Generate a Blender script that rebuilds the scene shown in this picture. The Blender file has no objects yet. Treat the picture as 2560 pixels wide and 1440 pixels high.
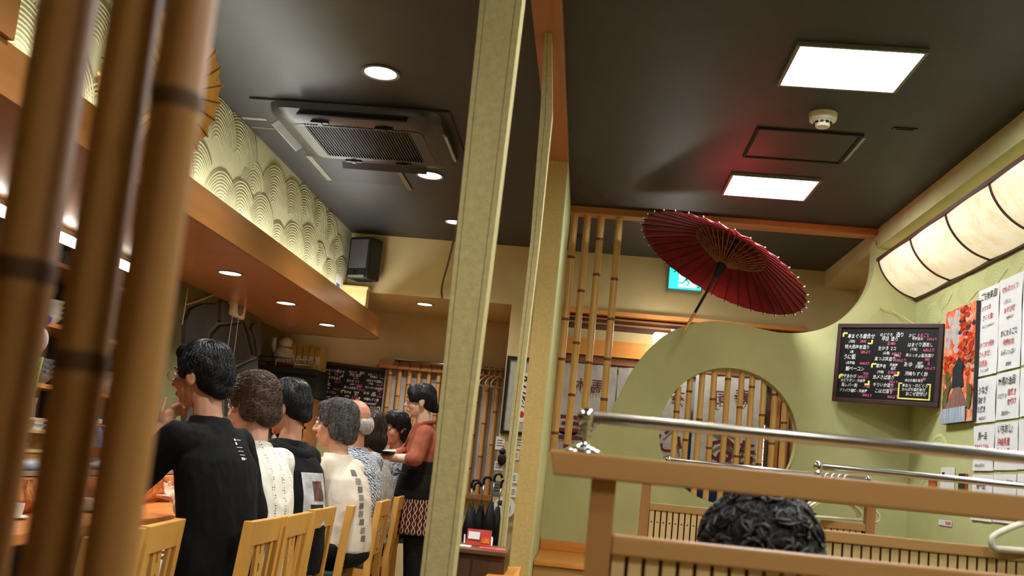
import bpy, bmesh, math, random
from mathutils import Vector, Matrix, Quaternion, noise
from mathutils.bvhtree import BVHTree
random.seed(11)
SC = bpy.context.scene
COL = SC.collection

# ---------------------------------------------------------------- camera
CAMZ = 1.12
YAW, PITCH, ROLL = math.radians(4.7635), math.radians(7.248), math.radians(5.624)
FPX, CX, CY = 2450.0, 1280.0, 840.0
_f = Vector((-math.sin(YAW)*math.cos(PITCH), math.cos(YAW)*math.cos(PITCH), math.sin(PITCH)))
_r0 = Vector((math.cos(YAW), math.sin(YAW), 0)); _u0 = _r0.cross(_f)
_r = math.cos(ROLL)*_r0 + math.sin(ROLL)*_u0
_u = -math.sin(ROLL)*_r0 + math.cos(ROLL)*_u0
cam_d = bpy.data.cameras.new('camera'); cam = bpy.data.objects.new('camera', cam_d); COL.objects.link(cam)
cam.matrix_world = Matrix(((_r.x,_u.x,-_f.x,0),(_r.y,_u.y,-_f.y,0),(_r.z,_u.z,-_f.z,CAMZ),(0,0,0,1)))
cam_d.sensor_width = 36; cam_d.lens = 36*FPX/2560; cam_d.shift_y = (CY-720)/2560
cam_d.clip_start = .05
cam_d.dof.use_dof = True; cam_d.dof.focus_distance = 5.2; cam_d.dof.aperture_fstop = 5.0
SC.camera = cam
def at(x, y, ax, v):
    "point where the line of sight through a photo pixel meets the plane ax = v"
    d = (x-CX)*_r - (y-CY)*_u + FPX*_f
    i = 'xyz'.index(ax); o = (0, 0, CAMZ)
    t = (v-o[i])/d[i]
    return Vector((d.x*t, d.y*t, CAMZ+d.z*t))

# ---------------------------------------------------------------- world, exposure
W = bpy.data.worlds.new('world'); SC.world = W; W.use_nodes = True
W.node_tree.nodes['Background'].inputs[0].default_value = (1.0, .93, .82, 1)
W.node_tree.nodes['Background'].inputs[1].default_value = .3
vs = SC.view_settings
vs.view_transform = 'Standard'; vs.look = 'None'; vs.gamma = 1; vs.use_curve_mapping = False
vs.exposure = 1.3
cy_ = SC.cycles; cy_.max_bounces = 6; cy_.diffuse_bounces = 4; cy_.glossy_bounces = 3; cy_.transmission_bounces = 4; cy_.caustics_reflective = False; cy_.caustics_refractive = False; cy_.use_adaptive_sampling = True; cy_.adaptive_threshold = .03; cy_.use_denoising = True
def area(name, loc, size, watt, col=(1,.95,.86), rot=(0,0,0), spread=None):
    L = bpy.data.lights.new(name, 'AREA'); L.shape = 'RECTANGLE'; L.size, L.size_y = size; L.energy = watt; L.color = col
    if spread: L.spread = math.radians(spread)
    o = bpy.data.objects.new(name, L); o.location = loc; o.rotation_euler = rot; COL.objects.link(o); return o
def spot(name, loc, watt, ang=110, col=(1,.955,.88), r=.05, blend=.8):
    L = bpy.data.lights.new(name, 'SPOT'); L.energy = watt; L.color = col; L.spot_size = math.radians(ang); L.spot_blend = blend; L.shadow_soft_size = r
    o = bpy.data.objects.new(name, L); o.location = loc; COL.objects.link(o); return o

# ---------------------------------------------------------------- materials
def lin(c):
    if max(c) <= 1.0 and isinstance(c[0], float): return (*c, 1)
    return tuple(((v/255)/12.92 if v/255 <= .04045 else ((v/255+.055)/1.055)**2.4) for v in c) + (1,)
class NT:
    def __init__(s, name):
        s.m = bpy.data.materials.new(name); s.m.use_nodes = True
        s.t = s.m.node_tree; s.n = s.t.nodes; s.b = s.n['Principled BSDF']
    def new(s, k, **kw):
        n = s.n.new(k)
        for a, v in kw.items(): setattr(n, a, v)
        return n
    def link(s, a, b): s.t.links.new(a, b)
    def coords(s, scale=(1,1,1), rot=(0,0,0)):
        tc = s.new('ShaderNodeTexCoord'); mp = s.new('ShaderNodeMapping')
        mp.inputs['Scale'].default_value = scale; mp.inputs['Rotation'].default_value = rot
        s.link(tc.outputs['Object'], mp.inputs['Vector']); return mp.outputs['Vector']
    def noise(s, vec, scale=5, detail=4, rough=.55, dist=0):
        n = s.new('ShaderNodeTexNoise'); n.inputs['Scale'].default_value = scale; n.inputs['Detail'].default_value = detail
        n.inputs['Roughness'].default_value = rough; n.inputs['Distortion'].default_value = dist
        s.link(vec, n.inputs['Vector']); return n.outputs['Fac']
    def ramp(s, fac, stops):
        n = s.new('ShaderNodeValToRGB'); el = n.color_ramp.elements
        while len(el) < len(stops): el.new(.5)
        for e, (p, c) in zip(el, stops): e.position = p; e.color = lin(c)
        s.link(fac, n.inputs['Fac']); return n.outputs['Color']
    def math(s, op, a, b=None):
        n = s.new('ShaderNodeMath', operation=op)
        for i, v in enumerate((a, b)):
            if v is None: continue
            if isinstance(v, (int, float)): n.inputs[i].default_value = v
            else: s.link(v, n.inputs[i])
        return n.outputs[0]
    def bump(s, h, strength=.3, dist=.01):
        n = s.new('ShaderNodeBump'); n.inputs['Strength'].default_value = strength; n.inputs['Distance'].default_value = dist
        s.link(h, n.inputs['Height']); s.link(n.outputs[0], s.b.inputs['Normal'])
    def set(s, col=None, rough=None, metal=None, spec=None):
        if col is not None:
            if isinstance(col, tuple): s.b.inputs['Base Color'].default_value = lin(col)
            else: s.link(col, s.b.inputs['Base Color'])
        if rough is not None: s.b.inputs['Roughness'].default_value = rough
        if metal is not None: s.b.inputs['Metallic'].default_value = metal
        if spec is not None: s.b.inputs['Specular IOR Level'].default_value = spec
        return s
def plain(name, col, rough=.6, metal=0, spec=.4, var=.12, nscale=14, bump=0, bscale=60):
    t = NT(name); v = t.coords()
    c2 = tuple(max(0, int(c*(1-var))) for c in col)
    t.set(t.ramp(t.noise(v, nscale, 4), [(.3, c2), (.7, col)]), rough, metal, spec)
    if bump: t.bump(t.noise(v, bscale, 3), bump, .004)
    return t.m
def wood(name, c1, c2, axis='y', rough=.4, scale=9, spec=.4, bump=.05):
    t = NT(name); sc = {'x': (.06,1,1), 'y': (1,.06,1), 'z': (1,1,.06)}[axis]
    v = t.coords(tuple(q*scale for q in sc))
    f = t.noise(v, 3, 6, .6, .6)
    t.set(t.ramp(f, [(.25, c1), (.5, tuple((a+b)//2 for a, b in zip(c1, c2))), (.78, c2)]), rough, 0, spec)
    t.bump(t.noise(v, 9, 3), bump, .004); return t.m
def metalm(name, col, rough=.25): return plain(name, col, rough, 1.0, .5, .06, 30)
def glow(name, col, strength, base=(255,255,255)):
    t = NT(name); t.set(base, .5); v = t.coords()
    t.b.inputs['Emission Color'].default_value = lin(col); t.b.inputs['Emission Strength'].default_value = strength; return t.m
def fabric(name, c1, c2, scale=9, rough=.85, bump=.35, bs=11):
    t = NT(name); v = t.coords()
    t.set(t.ramp(t.noise(v, scale, 4), [(.35, c1), (.65, c2)]), rough, 0, .2)
    t.bump(t.noise(t.coords((1,1,.5)), bs, 3, .5, .8), bump, .03); return t.m

M = {}
M['ceil'] = plain('black_ceiling_paint', (55,54,53), .46, 0, .32, .12, 5, .12, 90)
M['ceil2'] = plain('entry_ceiling_paint', (36,36,40), .6, 0, .3, .1, 5)
M['floor'] = plain('bounce_toned_floor', (150,128,100), .45, 0, .4, .3, 6)  # unseen floor, colour lightened to bounce lamp light into the room
M['green'] = plain('sage_green_plaster', (196,195,138), .82, 0, .2, .07, 3, .35, 45)
M['plaster_l'] = plain('combed_plaster', (222,222,176), .8, 0, .25, .05, 4, .25, 30)
M['plaster_r'] = plain('combed_green_plaster', (194,196,136), .8, 0, .25, .05, 4, .25, 30)
M['tan'] = plain('tan_wall_paint', (208,186,134), .8, 0, .2, .07, 3, .2, 40)
M['post'] = plain('beige_wall_paper', (204,188,130), .85, 0, .2, .1, 60, .35, 160)
M['post3'] = plain('ochre_wall_paper', (206,176,108), .85, 0, .2, .08, 60, .3, 160)
M['beam'] = wood('reddish_beam_wood', (158,100,56), (178,116,66), 'y', .4, 6)
M['fascia'] = wood('varnished_fascia_wood', (150,98,44), (172,116,56), 'y', .32, 5, .5)
M['soffit'] = wood('varnished_soffit_wood', (176,128,84), (186,138,92), 'x', .22, 3, .5, .01)
M['header'] = wood('header_wood', (186,120,62), (212,146,82), 'x', .45, 6)
M['booth'] = wood('booth_frame_wood', (178,130,76), (194,146,88), 'x', .42, 5)
M['boothv'] = wood('booth_post_wood', (164,114,62), (182,130,74), 'z', .42, 5)
M['slat'] = wood('pale_slat_wood', (214,178,118), (232,200,142), 'z', .5, 7)
M['ledge'] = wood('orange_ledge_wood', (204,128,48), (226,152,66), 'x', .35, 6)
M['chair'] = wood('honey_chair_wood', (206,148,66), (226,172,88), 'z', .38, 6)
M['darkwood'] = wood('dark_brown_wood', (66,42,26), (92,60,36), 'z', .5, 8)
M['midwood'] = wood('brown_door_wood', (140,88,44), (166,108,58), 'x', .45, 7)
M['counter'] = wood('counter_wood', (176,104,46), (206,132,66), 'y', .25, 5)
M['bamboo'] = wood('golden_bamboo', (204,154,80), (228,186,110), 'z', .35, 12)
M['bamboo_ring'] = plain('bamboo_node', (128,84,36), .5)
M['bamboo_d'] = wood('old_bamboo', (138,88,44), (186,136,74), 'z', .42, 7)
M['bamboo_dring'] = plain('old_bamboo_node', (92,60,34), .5)
M['bamboo_p'] = wood('pale_lattice_bamboo', (170,122,70), (202,156,98), 'z', .45, 12)
M['chrome'] = metalm('chrome', (205,205,200), .16)
M['steel'] = metalm('brushed_steel', (186,184,176), .3)
M['black'] = plain('black_plastic', (22,22,23), .4, 0, .4)
M['matblack'] = plain('matt_black', (16,16,17), .8)
M['grey'] = plain('grey_plastic', (120,118,112), .45)
M['white'] = plain('white_plastic', (232,230,220), .45)
M['cream'] = plain('cream_plastic', (238,228,200), .35)
M['paper'] = plain('white_paper', (236,236,232), .7, 0, .2, .04, 8, .3, 14)
M['ink'] = plain('black_ink', (38,36,36), .8)
M['redink'] = plain('red_ink', (196,62,50), .8)
M['chalkboard'] = plain('chalkboard', (20,21,21), .45, 0, .3, .3, 5)
M['boardframe'] = plain('dark_red_brown_frame', (64,36,36), .5)
M['chalk_w'] = plain('white_chalk', (235,235,228), .8); M['chalk_p'] = plain('pink_chalk', (236,110,160), .8); M['chalk_y'] = plain('yellow_tape', (240,232,110), .7)

# ---------------------------------------------------------------- helpers
WL = {}
def V(*a): return Vector(a)
def tag(o, label=None, cat=None, group=None, kind=None):
    if label: o['label'] = label
    if cat: o['category'] = cat
    if group: o['group'] = group
    if kind: o['kind'] = kind
    return o
def thing(name, label, cat, loc=(0,0,0), group=None, kind=None):
    o = bpy.data.objects.new(name, None); o.empty_display_size = .05; COL.objects.link(o)
    o.location = loc; WL[o.name] = Vector(loc); return tag(o, label, cat, group, kind)
def link_mesh(name, me, parent=None):
    o = bpy.data.objects.new(name, me); COL.objects.link(o)
    if parent is not None: o.parent = parent; WL[o.name] = WL.get(parent.name, Vector())
    else: WL[o.name] = Vector()
    return o
class MB:
    def __init__(s): s.v = []; s.f = []; s.mi = []; s.m = 0
    def add(s, vs, fs):
        b = len(s.v); s.v += [Vector(v) for v in vs]
        for f in fs: s.f.append(tuple(i+b for i in f)); s.mi.append(s.m)
        return s
    def box(s, lo, hi):
        x0,y0,z0 = lo; x1,y1,z1 = hi
        return s.add([(x0,y0,z0),(x1,y0,z0),(x1,y1,z0),(x0,y1,z0),(x0,y0,z1),(x1,y0,z1),(x1,y1,z1),(x0,y1,z1)],
            [(0,3,2,1),(4,5,6,7),(0,1,5,4),(1,2,6,5),(2,3,7,6),(3,0,4,7)])
    def obox(s, c, size, R=None):
        a,b,d = [q/2 for q in size]; c = Vector(c); vs = []
        for z in (-d,d):
            for x,y in ((-a,-b),(a,-b),(a,b),(-a,b)):
                p = Vector((x,y,z)); vs.append(c + (R @ p if R else p))
        return s.add(vs, [(0,3,2,1),(4,5,6,7),(0,1,5,4),(1,2,6,5),(2,3,7,6),(3,0,4,7)])
    def hexa(s, a, b):
        "prism between two matching loops"
        n = len(a)
        return s.add(list(a)+list(b), [tuple(range(n))[::-1], tuple(range(n,2*n))] + [(i,(i+1)%n,(i+1)%n+n,i+n) for i in range(n)])
    def prism(s, poly, ext):
        e = Vector(ext); return s.hexa([Vector(p) for p in poly], [Vector(p)+e for p in poly])
    def tube(s, pts, rad, n=8, caps=True, sx=1.0):
        pts = [Vector(p) for p in pts]; k = len(pts)
        if isinstance(rad, (int,float)): rad = [rad]*k
        vs = []; t0 = (pts[1]-pts[0]).normalized()
        up = Vector((0,0,1)) if abs(t0.z) < .9 else Vector((1,0,0))
        nrm = t0.cross(up).normalized()
        for i,p in enumerate(pts):
            t = (pts[min(i+1,k-1)]-pts[max(i-1,0)]).normalized()
            nrm = (nrm - t*nrm.dot(t)).normalized(); b = t.cross(nrm)
            for j in range(n):
                a = 2*math.pi*j/n; vs.append(p + (nrm*math.cos(a)*sx + b*math.sin(a))*rad[i])
        fs = [(i*n+j, i*n+(j+1)%n, (i+1)*n+(j+1)%n, (i+1)*n+j) for i in range(k-1) for j in range(n)]
        if caps: fs += [tuple(range(n))[::-1], tuple(range((k-1)*n, k*n))]
        return s.add(vs, fs)
    def lathe(s, prof, c=(0,0,0), n=16, R=None, mis=None):
        c = Vector(c); vs = []; k = len(prof)
        for r,z in prof:
            for j in range(n):
                a = 2*math.pi*j/n; p = Vector((r*math.cos(a), r*math.sin(a), z)); vs.append(c + (R @ p if R else p))
        b = len(s.v); s.v += vs
        for i in range(k-1):
            for j in range(n):
                s.f.append((b+i*n+j, b+i*n+(j+1)%n, b+(i+1)*n+(j+1)%n, b+(i+1)*n+j)); s.mi.append(mis[i] if mis else s.m)
        if prof[0][0] > 1e-4: s.f.append(tuple(range(b,b+n))[::-1]); s.mi.append(mis[0] if mis else s.m)
        if prof[-1][0] > 1e-4: s.f.append(tuple(range(b+(k-1)*n, b+k*n))); s.mi.append(mis[-1] if mis else s.m)
        return s
    def ell(s, c, r, R=None, nu=14, nv=9):
        c = Vector(c); vs = []; r = (r,)*3 if isinstance(r,(int,float)) else r
        for i in range(nv+1):
            th = math.pi*i/nv
            for j in range(nu):
                a = 2*math.pi*j/nu
                p = Vector((r[0]*math.sin(th)*math.cos(a), r[1]*math.sin(th)*math.sin(a), r[2]*math.cos(th)))
                vs.append(c + (R @ p if R else p))
        return s.add(vs, [(i*nu+j, (i+1)*nu+j, (i+1)*nu+(j+1)%nu, i*nu+(j+1)%nu) for i in range(nv) for j in range(nu)])
    def cap(s, p0, p1, r0, r1, n=12):
        "tapered capsule"
        p0, p1 = Vector(p0), Vector(p1); t = (p1-p0); L = t.length; t.normalize()
        pts, rad = [], []
        for a in (-88,-60,-30): pts.append(p0 + t*r0*math.sin(math.radians(a))); rad.append(r0*math.cos(math.radians(a)))
        pts.append(p0); rad.append(r0); pts.append(p1); rad.append(r1)
        for a in (30,60,88): pts.append(p1 + t*r1*math.sin(math.radians(a))); rad.append(r1*math.cos(math.radians(a)))
        return s.tube(pts, rad, n)
    def loft(s, secs, n=18):
        "secs: (centre, rx, ry[, yaw, sq]) horizontal ellipse sections"
        vs = []; k = len(secs)
        for q in secs:
            c, rx, ry = Vector(q[0]), q[1], q[2]; yw = q[3] if len(q) > 3 else 0; e = q[4] if len(q) > 4 else 1.0
            for j in range(n):
                a = 2*math.pi*j/n; ca, sa = math.cos(a), math.sin(a)
                x = rx*math.copysign(abs(ca)**e, ca); y = ry*math.copysign(abs(sa)**e, sa)
                vs.append(c + Vector((x*math.cos(yw)-y*math.sin(yw), x*math.sin(yw)+y*math.cos(yw), 0)))
        fs = [(i*n+j, i*n+(j+1)%n, (i+1)*n+(j+1)%n, (i+1)*n+j) for i in range(k-1) for j in range(n)]
        fs += [tuple(range(n))[::-1], tuple(range((k-1)*n, k*n))]
        return s.add(vs, fs)
    def build(s, name, mats, parent=None, smooth=False, bevel=0, seg=2, local=False):
        if not isinstance(mats, (list,tuple)): mats = [mats]
        me = bpy.data.meshes.new(name)
        off = WL.get(parent.name, Vector()) if (parent is not None and not local) else Vector()
        me.from_pydata([v-off for v in s.v], [], s.f); 
        for m in mats: me.materials.append(m)
        me.polygons.foreach_set('material_index', s.mi)
        bm = bmesh.new(); bm.from_mesh(me); bmesh.ops.remove_doubles(bm, verts=bm.verts, dist=1e-6)
        bmesh.ops.recalc_face_normals(bm, faces=bm.faces)
        if bevel:
            bmesh.ops.bevel(bm, geom=[e for e in bm.edges if e.calc_face_angle(0) > .5], offset=bevel, segments=seg, affect='EDGES', clamp_overlap=True, profile=.6)
        bm.to_mesh(me); bm.free()
        if smooth:
            me.polygons.foreach_set('use_smooth', [True]*len(me.polygons))
            if smooth == 'auto': me.set_sharp_from_angle(angle=math.radians(40))
        me.update(); return link_mesh(name, me, parent)
def struct(name, mb, mat, parent=None, label=None, **kw):
    o = mb.build(name, mat, parent, **kw)
    if parent is None: tag(o, label, None, None, 'structure')
    return o
def copy_tree(o, parent=None):
    c = o.copy(); COL.objects.link(c)
    if parent is not None: c.parent = parent
    WL[c.name] = Vector()
    for ch in list(o.children): copy_tree(ch, c)
    return c
def box1(lo, hi): return MB().box(lo, hi)
def curve_pts(pts, sub=6):
    "Catmull-Rom through points"
    P = [Vector(p) for p in pts]; out = []
    for i in range(len(P)-1):
        a, b, c, d = P[max(i-1,0)], P[i], P[i+1], P[min(i+2,len(P)-1)]
        for k in range(sub):
            t = k/sub; out.append(.5*((2*b)+(c-a)*t+(2*a-5*b+4*c-d)*t*t+(3*b-a-3*c+d)*t**3))
    out.append(P[-1]); return out
def fill_prism(loops, ext, name, mats, parent=None, smooth=False):
    "flat shape with holes, extruded"
    bm = bmesh.new(); edges = []; off = WL.get(parent.name, Vector()) if parent is not None else Vector()
    for lp in loops:
        vs = [bm.verts.new(Vector(p)-off) for p in lp]
        edges += [bm.edges.new((vs[i], vs[(i+1)%len(vs)])) for i in range(len(vs))]
    bmesh.ops.triangle_fill(bm, use_beauty=True, edges=edges)
    r = bmesh.ops.extrude_face_region(bm, geom=bm.faces[:])
    bmesh.ops.translate(bm, verts=[v for v in r['geom'] if isinstance(v, bmesh.types.BMVert)], vec=Vector(ext))
    bmesh.ops.recalc_face_normals(bm, faces=bm.faces)
    me = bpy.data.meshes.new(name); bm.to_mesh(me); bm.free()
    for m in (mats if isinstance(mats,(list,tuple)) else [mats]): me.materials.append(m)
    if smooth:
        me.polygons.foreach_set('use_smooth', [True]*len(me.polygons)); me.set_sharp_from_angle(angle=math.radians(35))
    return link_mesh(name, me, parent)
def RZ(a): return Matrix.Rotation(a, 3, 'Z')

# ---------------------------------------------------------------- room shell
CE = 2.81
struct('floor', box1((-3.6,-1.6,-.1), (2.2,9.6,0)), M['floor'])
struct('ceiling', box1((-2.15,-1.6,CE), (1.75,7.72,CE+.1)), M['ceil'])
struct('wall_rear', box1((-3.6,-1.7,0), (2.2,-1.6,2.9)), M['tan'])
WLFT = struct('wall_left', box1((-2.1,-1.6,2.09), (-2.0,7.6,CE)), M['plaster_l'])
WRGT = struct('wall_right', box1((2.0,-1.6,0), (2.1,6.37,2.7)), M['plaster_r'])
struct('wall_entry_right', box1((2.0,6.37,0), (2.1,7.72,2.7)), M['tan'])
# upper band over the right wall, carried on behind the green wall
struct('trim_1', box1((1.742,-1.6,2.684), (2.1,6.25,CE+.05)), M['green'])
struct('trim_2', box1((1.742,6.25,2.684), (2.1,7.72,CE+.05)), M['tan'])
# ceiling beam above the posts and cross beam over the green wall
struct('trim_3', box1((-.33,-1.6,2.768), (-.218,6.25,CE+.02)), M['beam'], bevel=.004)
struct('trim_4', box1((-.218,6.25,2.765), (1.742,6.36,CE+.02)), M['header'], bevel=.004)
# back of the counter side: bulkhead, recess, pillar wall
struct('wall_bulkhead', box1((-2.1,7.6,2.34), (-.66,8.75,CE+.05)), M['tan'])
struct('wall_back_left', box1((-3.6,8.7,0), (-.3,8.8,2.36)), M['tan'])
struct('wall_pillar', box1((-.66,7.6,0), (-.26,8.7,CE+.05)), M['tan'])
# entrance side: wall above the door, wall right of the door
struct('wall_back_right', MB().box((-.26,7.62,2.35), (2.1,7.72,CE+.05)).box((1.62,7.62,0), (2.1,7.72,2.35)), M['tan'])
# kitchen side
struct('wall_kitchen', box1((-3.6,-1.6,0), (-3.5,8.7,2.9)), plain('kitchen_olive_paint', (96,94,62), .8))
struct('wall_slate', box1((-3.0,5.72,0), (-2.62,7.5,2.06)), plain('olive_plaster', (104,102,66), .85, 0, .2, .15, 6, .3, 40))
struct('ceiling_kitchen', box1((-3.6,-1.6,2.3), (-2.62,8.7,2.4)), plain('kitchen_ceiling_paint', (70,62,52), .7))

# green wall with its sweeping outline and the moon window
gp = [(2187,603),(2188,640),(2182,690),(2162,738),(2122,784),(2072,815),(2020,830),(1960,832),(1900,822),(1840,808),(1780,803),(1720,813),(1662,838),
      (1612,884),(1575,935),(1546,990),(1520,1035),(1492,1068),(1455,1097),(1418,1117),(1385,1129),(1357,1133)]
edge = [at(x,y,'y',6.25) for x,y in gp]
edge = curve_pts(edge, 5)
outer = [V(2.0,6.25,2.684), V(1.745,6.25,2.684)] + edge + [V(-.22,6.25,edge[-1].z), V(-.22,6.25,0), V(2.0,6.25,0)]
MC = V(.892,6.25,1.41); MR = .427
hole = [MC + V(MR*math.cos(a), 0, MR*math.sin(a)) for a in [2*math.pi*i/64 for i in range(64)]]
gw = fill_prism([outer, hole], (0,.12,0), 'wall_green', M['green'], smooth=True)
tag(gw, None, None, None, 'structure')

# posts of the glass-less partition under the beam
def rows(pxs, Y): return [at(x,y,'y',Y) for x,y in pxs]
def post(name, lp, rp, yf, yb, cuts, mat, z0, z1):
    "lp/rp: (z, x) of the left and right edges; facing boards parted by fine grooves"
    def xe(t, z):
        for (za,xa),(zb,xb) in zip(t, t[1:]):
            if za <= z <= zb: return xa+(xb-xa)*(z-za)/(zb-za)
        return t[0][1] if z < t[0][0] else t[-1][1]
    zs = [z0]+[q[0] for q in lp if z0 < q[0] < z1]+[z1]
    core = MB()
    for a, b in zip(zs, zs[1:]):
        core.hexa([V(xe(lp,a)+.002,yf+.004,a),V(xe(rp,a)-.002,yf+.004,a),V(xe(rp,a)-.002,yb,a),V(xe(lp,a)+.002,yb,a)],
                  [V(xe(lp,b)+.002,yf+.004,b),V(xe(rp,b)-.002,yf+.004,b),V(xe(rp,b)-.002,yb,b),V(xe(lp,b)+.002,yb,b)])
    root = struct(name, core, M['darkwood'])
    for c0, c1 in zip(cuts, cuts[1:]):
        bm = MB()
        for a, b in zip(zs, zs[1:]):
            def q(z, c): return xe(lp,z)+(xe(rp,z)-xe(lp,z))*c
            g0 = .0007 if c0 > 0 else 0; g1 = .0007 if c1 < 1 else 0
            la, ra, lb, rb = q(a,c0)+g0, q(a,c1)-g1, q(b,c0)+g0, q(b,c1)-g1
            back = yb+.001 if c1 == 1 else yf+.012
            bm.hexa([V(la,yf,a),V(ra,yf,a),V(ra,back,a),V(la,back,a)], [V(lb,yf,b),V(rb,yf,b),V(rb,back,b),V(lb,back,b)])
        bm.build('facing_board', mat, root)
    return root
post('trim_5', [(0,-.319),(.86,-.319),(1.13,-.316),(1.68,-.320),(2.77,-.327)], [(0,-.256),(.86,-.251),(1.14,-.247),(1.7,-.235),(2.77,-.216)], 2.1, 2.17, [0,.13,.84,1], M['post'], 0, 2.77)
post('trim_6', [(0,-.277),(1.15,-.276),(1.95,-.266),(2.45,-.276),(2.77,-.290)], [(0,-.262),(.8,-.260),(1.15,-.250),(1.95,-.233),(2.45,-.230),(2.77,-.262)], 3.6, 3.68, [0,.42,1], M['post'], 0, 2.77)
p3 = MB(); p3.box((-.33,5.2,0), (-.226,6.25,2.768))
p3o = struct('trim_7', p3, M['post3'])
p3b = MB(); p3b.box((-.226,5.2,0), (-.218,6.25,2.768)); p3b.build('green_facing', M['green'], p3o)

# wooden soffit over the counter with cove behind its fascia
def plan_path(off=0):
    pts = [V(-1.8+off,-1.6,0), V(-1.8+off,8.12,0)]
    for k in range(1,9):
        a = math.radians(90*k/8); pts.append(V(-2.1+(.3+off)*math.cos(a), 8.12+(.3+off)*math.sin(a), 0))
    pts.append(V(-2.7,8.42+off,0)); return pts
fas = MB(); pa, pb = plan_path(0), plan_path(-.02)
for i in range(len(pa)-1):
    fas.add([pa[i]+V(0,0,2.045),pa[i+1]+V(0,0,2.045),pa[i+1]+V(0,0,2.205),pa[i]+V(0,0,2.205),pb[i]+V(0,0,2.045),pb[i+1]+V(0,0,2.045),pb[i+1]+V(0,0,2.205),pb[i]+V(0,0,2.205)],
            [(0,1,2,3),(5,4,7,6),(3,2,6,7),(1,0,4,5)])
sof_o = struct('trim_8', fas, M['fascia'], smooth='auto')
sof = MB(); poly = [p+V(0,0,2.046) for p in pb] + [V(-2.7,-1.6,2.046)]
sof.prism(poly, (0,0,.045))
sof.build('soffit_panel', M['soffit'], sof_o)
q0 = at(45,0,'x',-1.79); q1 = at(24,110,'x',-1.79)
struct('trim_9', box1((-1.83,q0.y-.5,2.206), (-1.78,q0.y,CE)), M['fascia'])
# comb-trowelled fans in the plaster: each fan a thin plate carrying concentric ridges
def plaster_fan(wall, x, side, cy, cz, R, a0, a1, mat, zlim, ylim=None, lift=.0):
    mb = MB(); n = 16
    def pt(r, a, d): return V(x+side*d, cy+r*math.cos(a), min(max(cz+r*math.sin(a), zlim[0]), zlim[1]))
    an = [a0+(a1-a0)*k/n for k in range(n+1)]
    r0 = R*.22
    for a, b in zip(an, an[1:]):
        mb.add([pt(r0,a,lift+.0012),pt(r0,b,lift+.0012),pt(R,b,lift+.0022),pt(R,a,lift+.0022),pt(R*1.012,b,0),pt(R*1.012,a,0)], [(0,1,2,3),(3,2,4,5)])
    r = r0
    while r < R-.008:
        w = .0050; h = .0016+.0007*((r*917) % 1)
        for a, b in zip(an, an[1:]):
            z0 = lift+.0012+.0018*(r-r0)/(R-r0)
            mb.add([pt(r-w,a,z0),pt(r-w,b,z0),pt(r,b,z0+h),pt(r,a,z0+h),pt(r+w,b,z0),pt(r+w,a,z0)], [(0,1,2,3),(3,2,4,5)])
        r += .0155+.004*((r*331) % 1)
    return mb.build('plaster_fan', mat, wall, True)
rf = random.Random(21); y = 3.0; k = 0
while y < 7.55:
    cz = 2.20+(.30 if k % 2 else .06)+rf.uniform(-.05,.08); R = rf.uniform(.20,.33); tl = rf.uniform(-.6,.4)
    plaster_fan(WLFT, -2.0, 1, y, cz, R, .35+tl, 2.75+tl, M['plaster_l'], (2.1,2.808), None, .0006*(k % 3))
    y += rf.uniform(.12,.19); k += 1
for cy, cz, R, tl in ((5.95,2.14,.16,.2),(5.75,2.22,.14,-.2),(5.42,2.20,.17,.1),(5.05,2.23,.16,.0),(4.75,2.24,.15,.2),(5.85,1.95,.16,-.3),(5.95,1.6,.18,.3),(5.75,1.35,.16,0),(5.9,1.1,.17,.2)):
    plaster_fan(WRGT, 2.0, -1, cy, cz, R, .35+tl, 2.75+tl, M['plaster_r'], (.2,2.36))
# ---------------------------------------------------------------- lamps
def panel_light(cx, cy, label):
    t = thing('ceiling_light', label, 'ceiling light', (cx,cy,CE), 'square ceiling light panels')
    fr = MB(); a, b = .245, .205
    for lo, hi in (((-a,-b),(a,-b+.014)),((-a,b-.014),(a,b)),((-a,-b+.014),(-a+.014,b-.014)),((a-.014,-b+.014),(a,b-.014))):
        fr.box((cx+lo[0],cy+lo[1],CE-.016), (cx+hi[0],cy+hi[1],CE+.002))
    fr.build('frame', M['grey'], t)
    MB().box((cx-a+.014,cy-b+.014,CE-.010), (cx+a-.014,cy+b-.014,CE+.002)).build('diffuser', M['panel'], t)
M['panel'] = glow('panel_diffuser', (246,250,255), 25.0)
M['dl'] = glow('downlight_lens', (255,248,236), 11.0)
panel_light(.922, 3.83, 'square white ceiling light panel nearer the camera, beside the smoke detector')
panel_light(.922, 5.505, 'square white ceiling light panel further back, above the red umbrella')
panel_light(.922, 2.155, 'added square white ceiling light panel for the near room, unseen above the front booth')  # unseen panel continuing the row, added to light the near booths
panel_light(.922, .48, 'added square white ceiling light panel for the near room, unseen behind the front booth')  # unseen panel, added so the front booth's near face is lit
def downlight(c, r, label, group, watt, col=(1,.97,.92), ang=125):
    c = Vector(c); t = thing('downlight', label, 'downlight', c, group)
    MB().lathe([(r*1.0,-.001),(r*1.0,-.008),(r*.84,-.006),(r*.80,.0)], c, 28).build('trim_ring', M['grey'], t, 'auto')
    MB().lathe([(r*.80,.0),(r*.80,-.003),(.0001,-.003)], c, 28).build('lens', M['dl'], t)
    s = spot('downlight_lamp', c+V(0,0,-.02), watt, ang, col, r*.6); s.parent = t; s.location = (0,0,-.02)
downlight((-1.066,4.21,CE), .088, 'round ceiling downlight in front of the air conditioner', 'downlights in the black ceiling', 42)
downlight((-1.085,5.795,CE), .088, 'round ceiling downlight just behind the air conditioner', 'downlights in the black ceiling', 42)
downlight((-1.085,6.95,CE), .07, 'small round ceiling downlight half hidden behind the near post', 'downlights in the black ceiling', 26)
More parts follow.
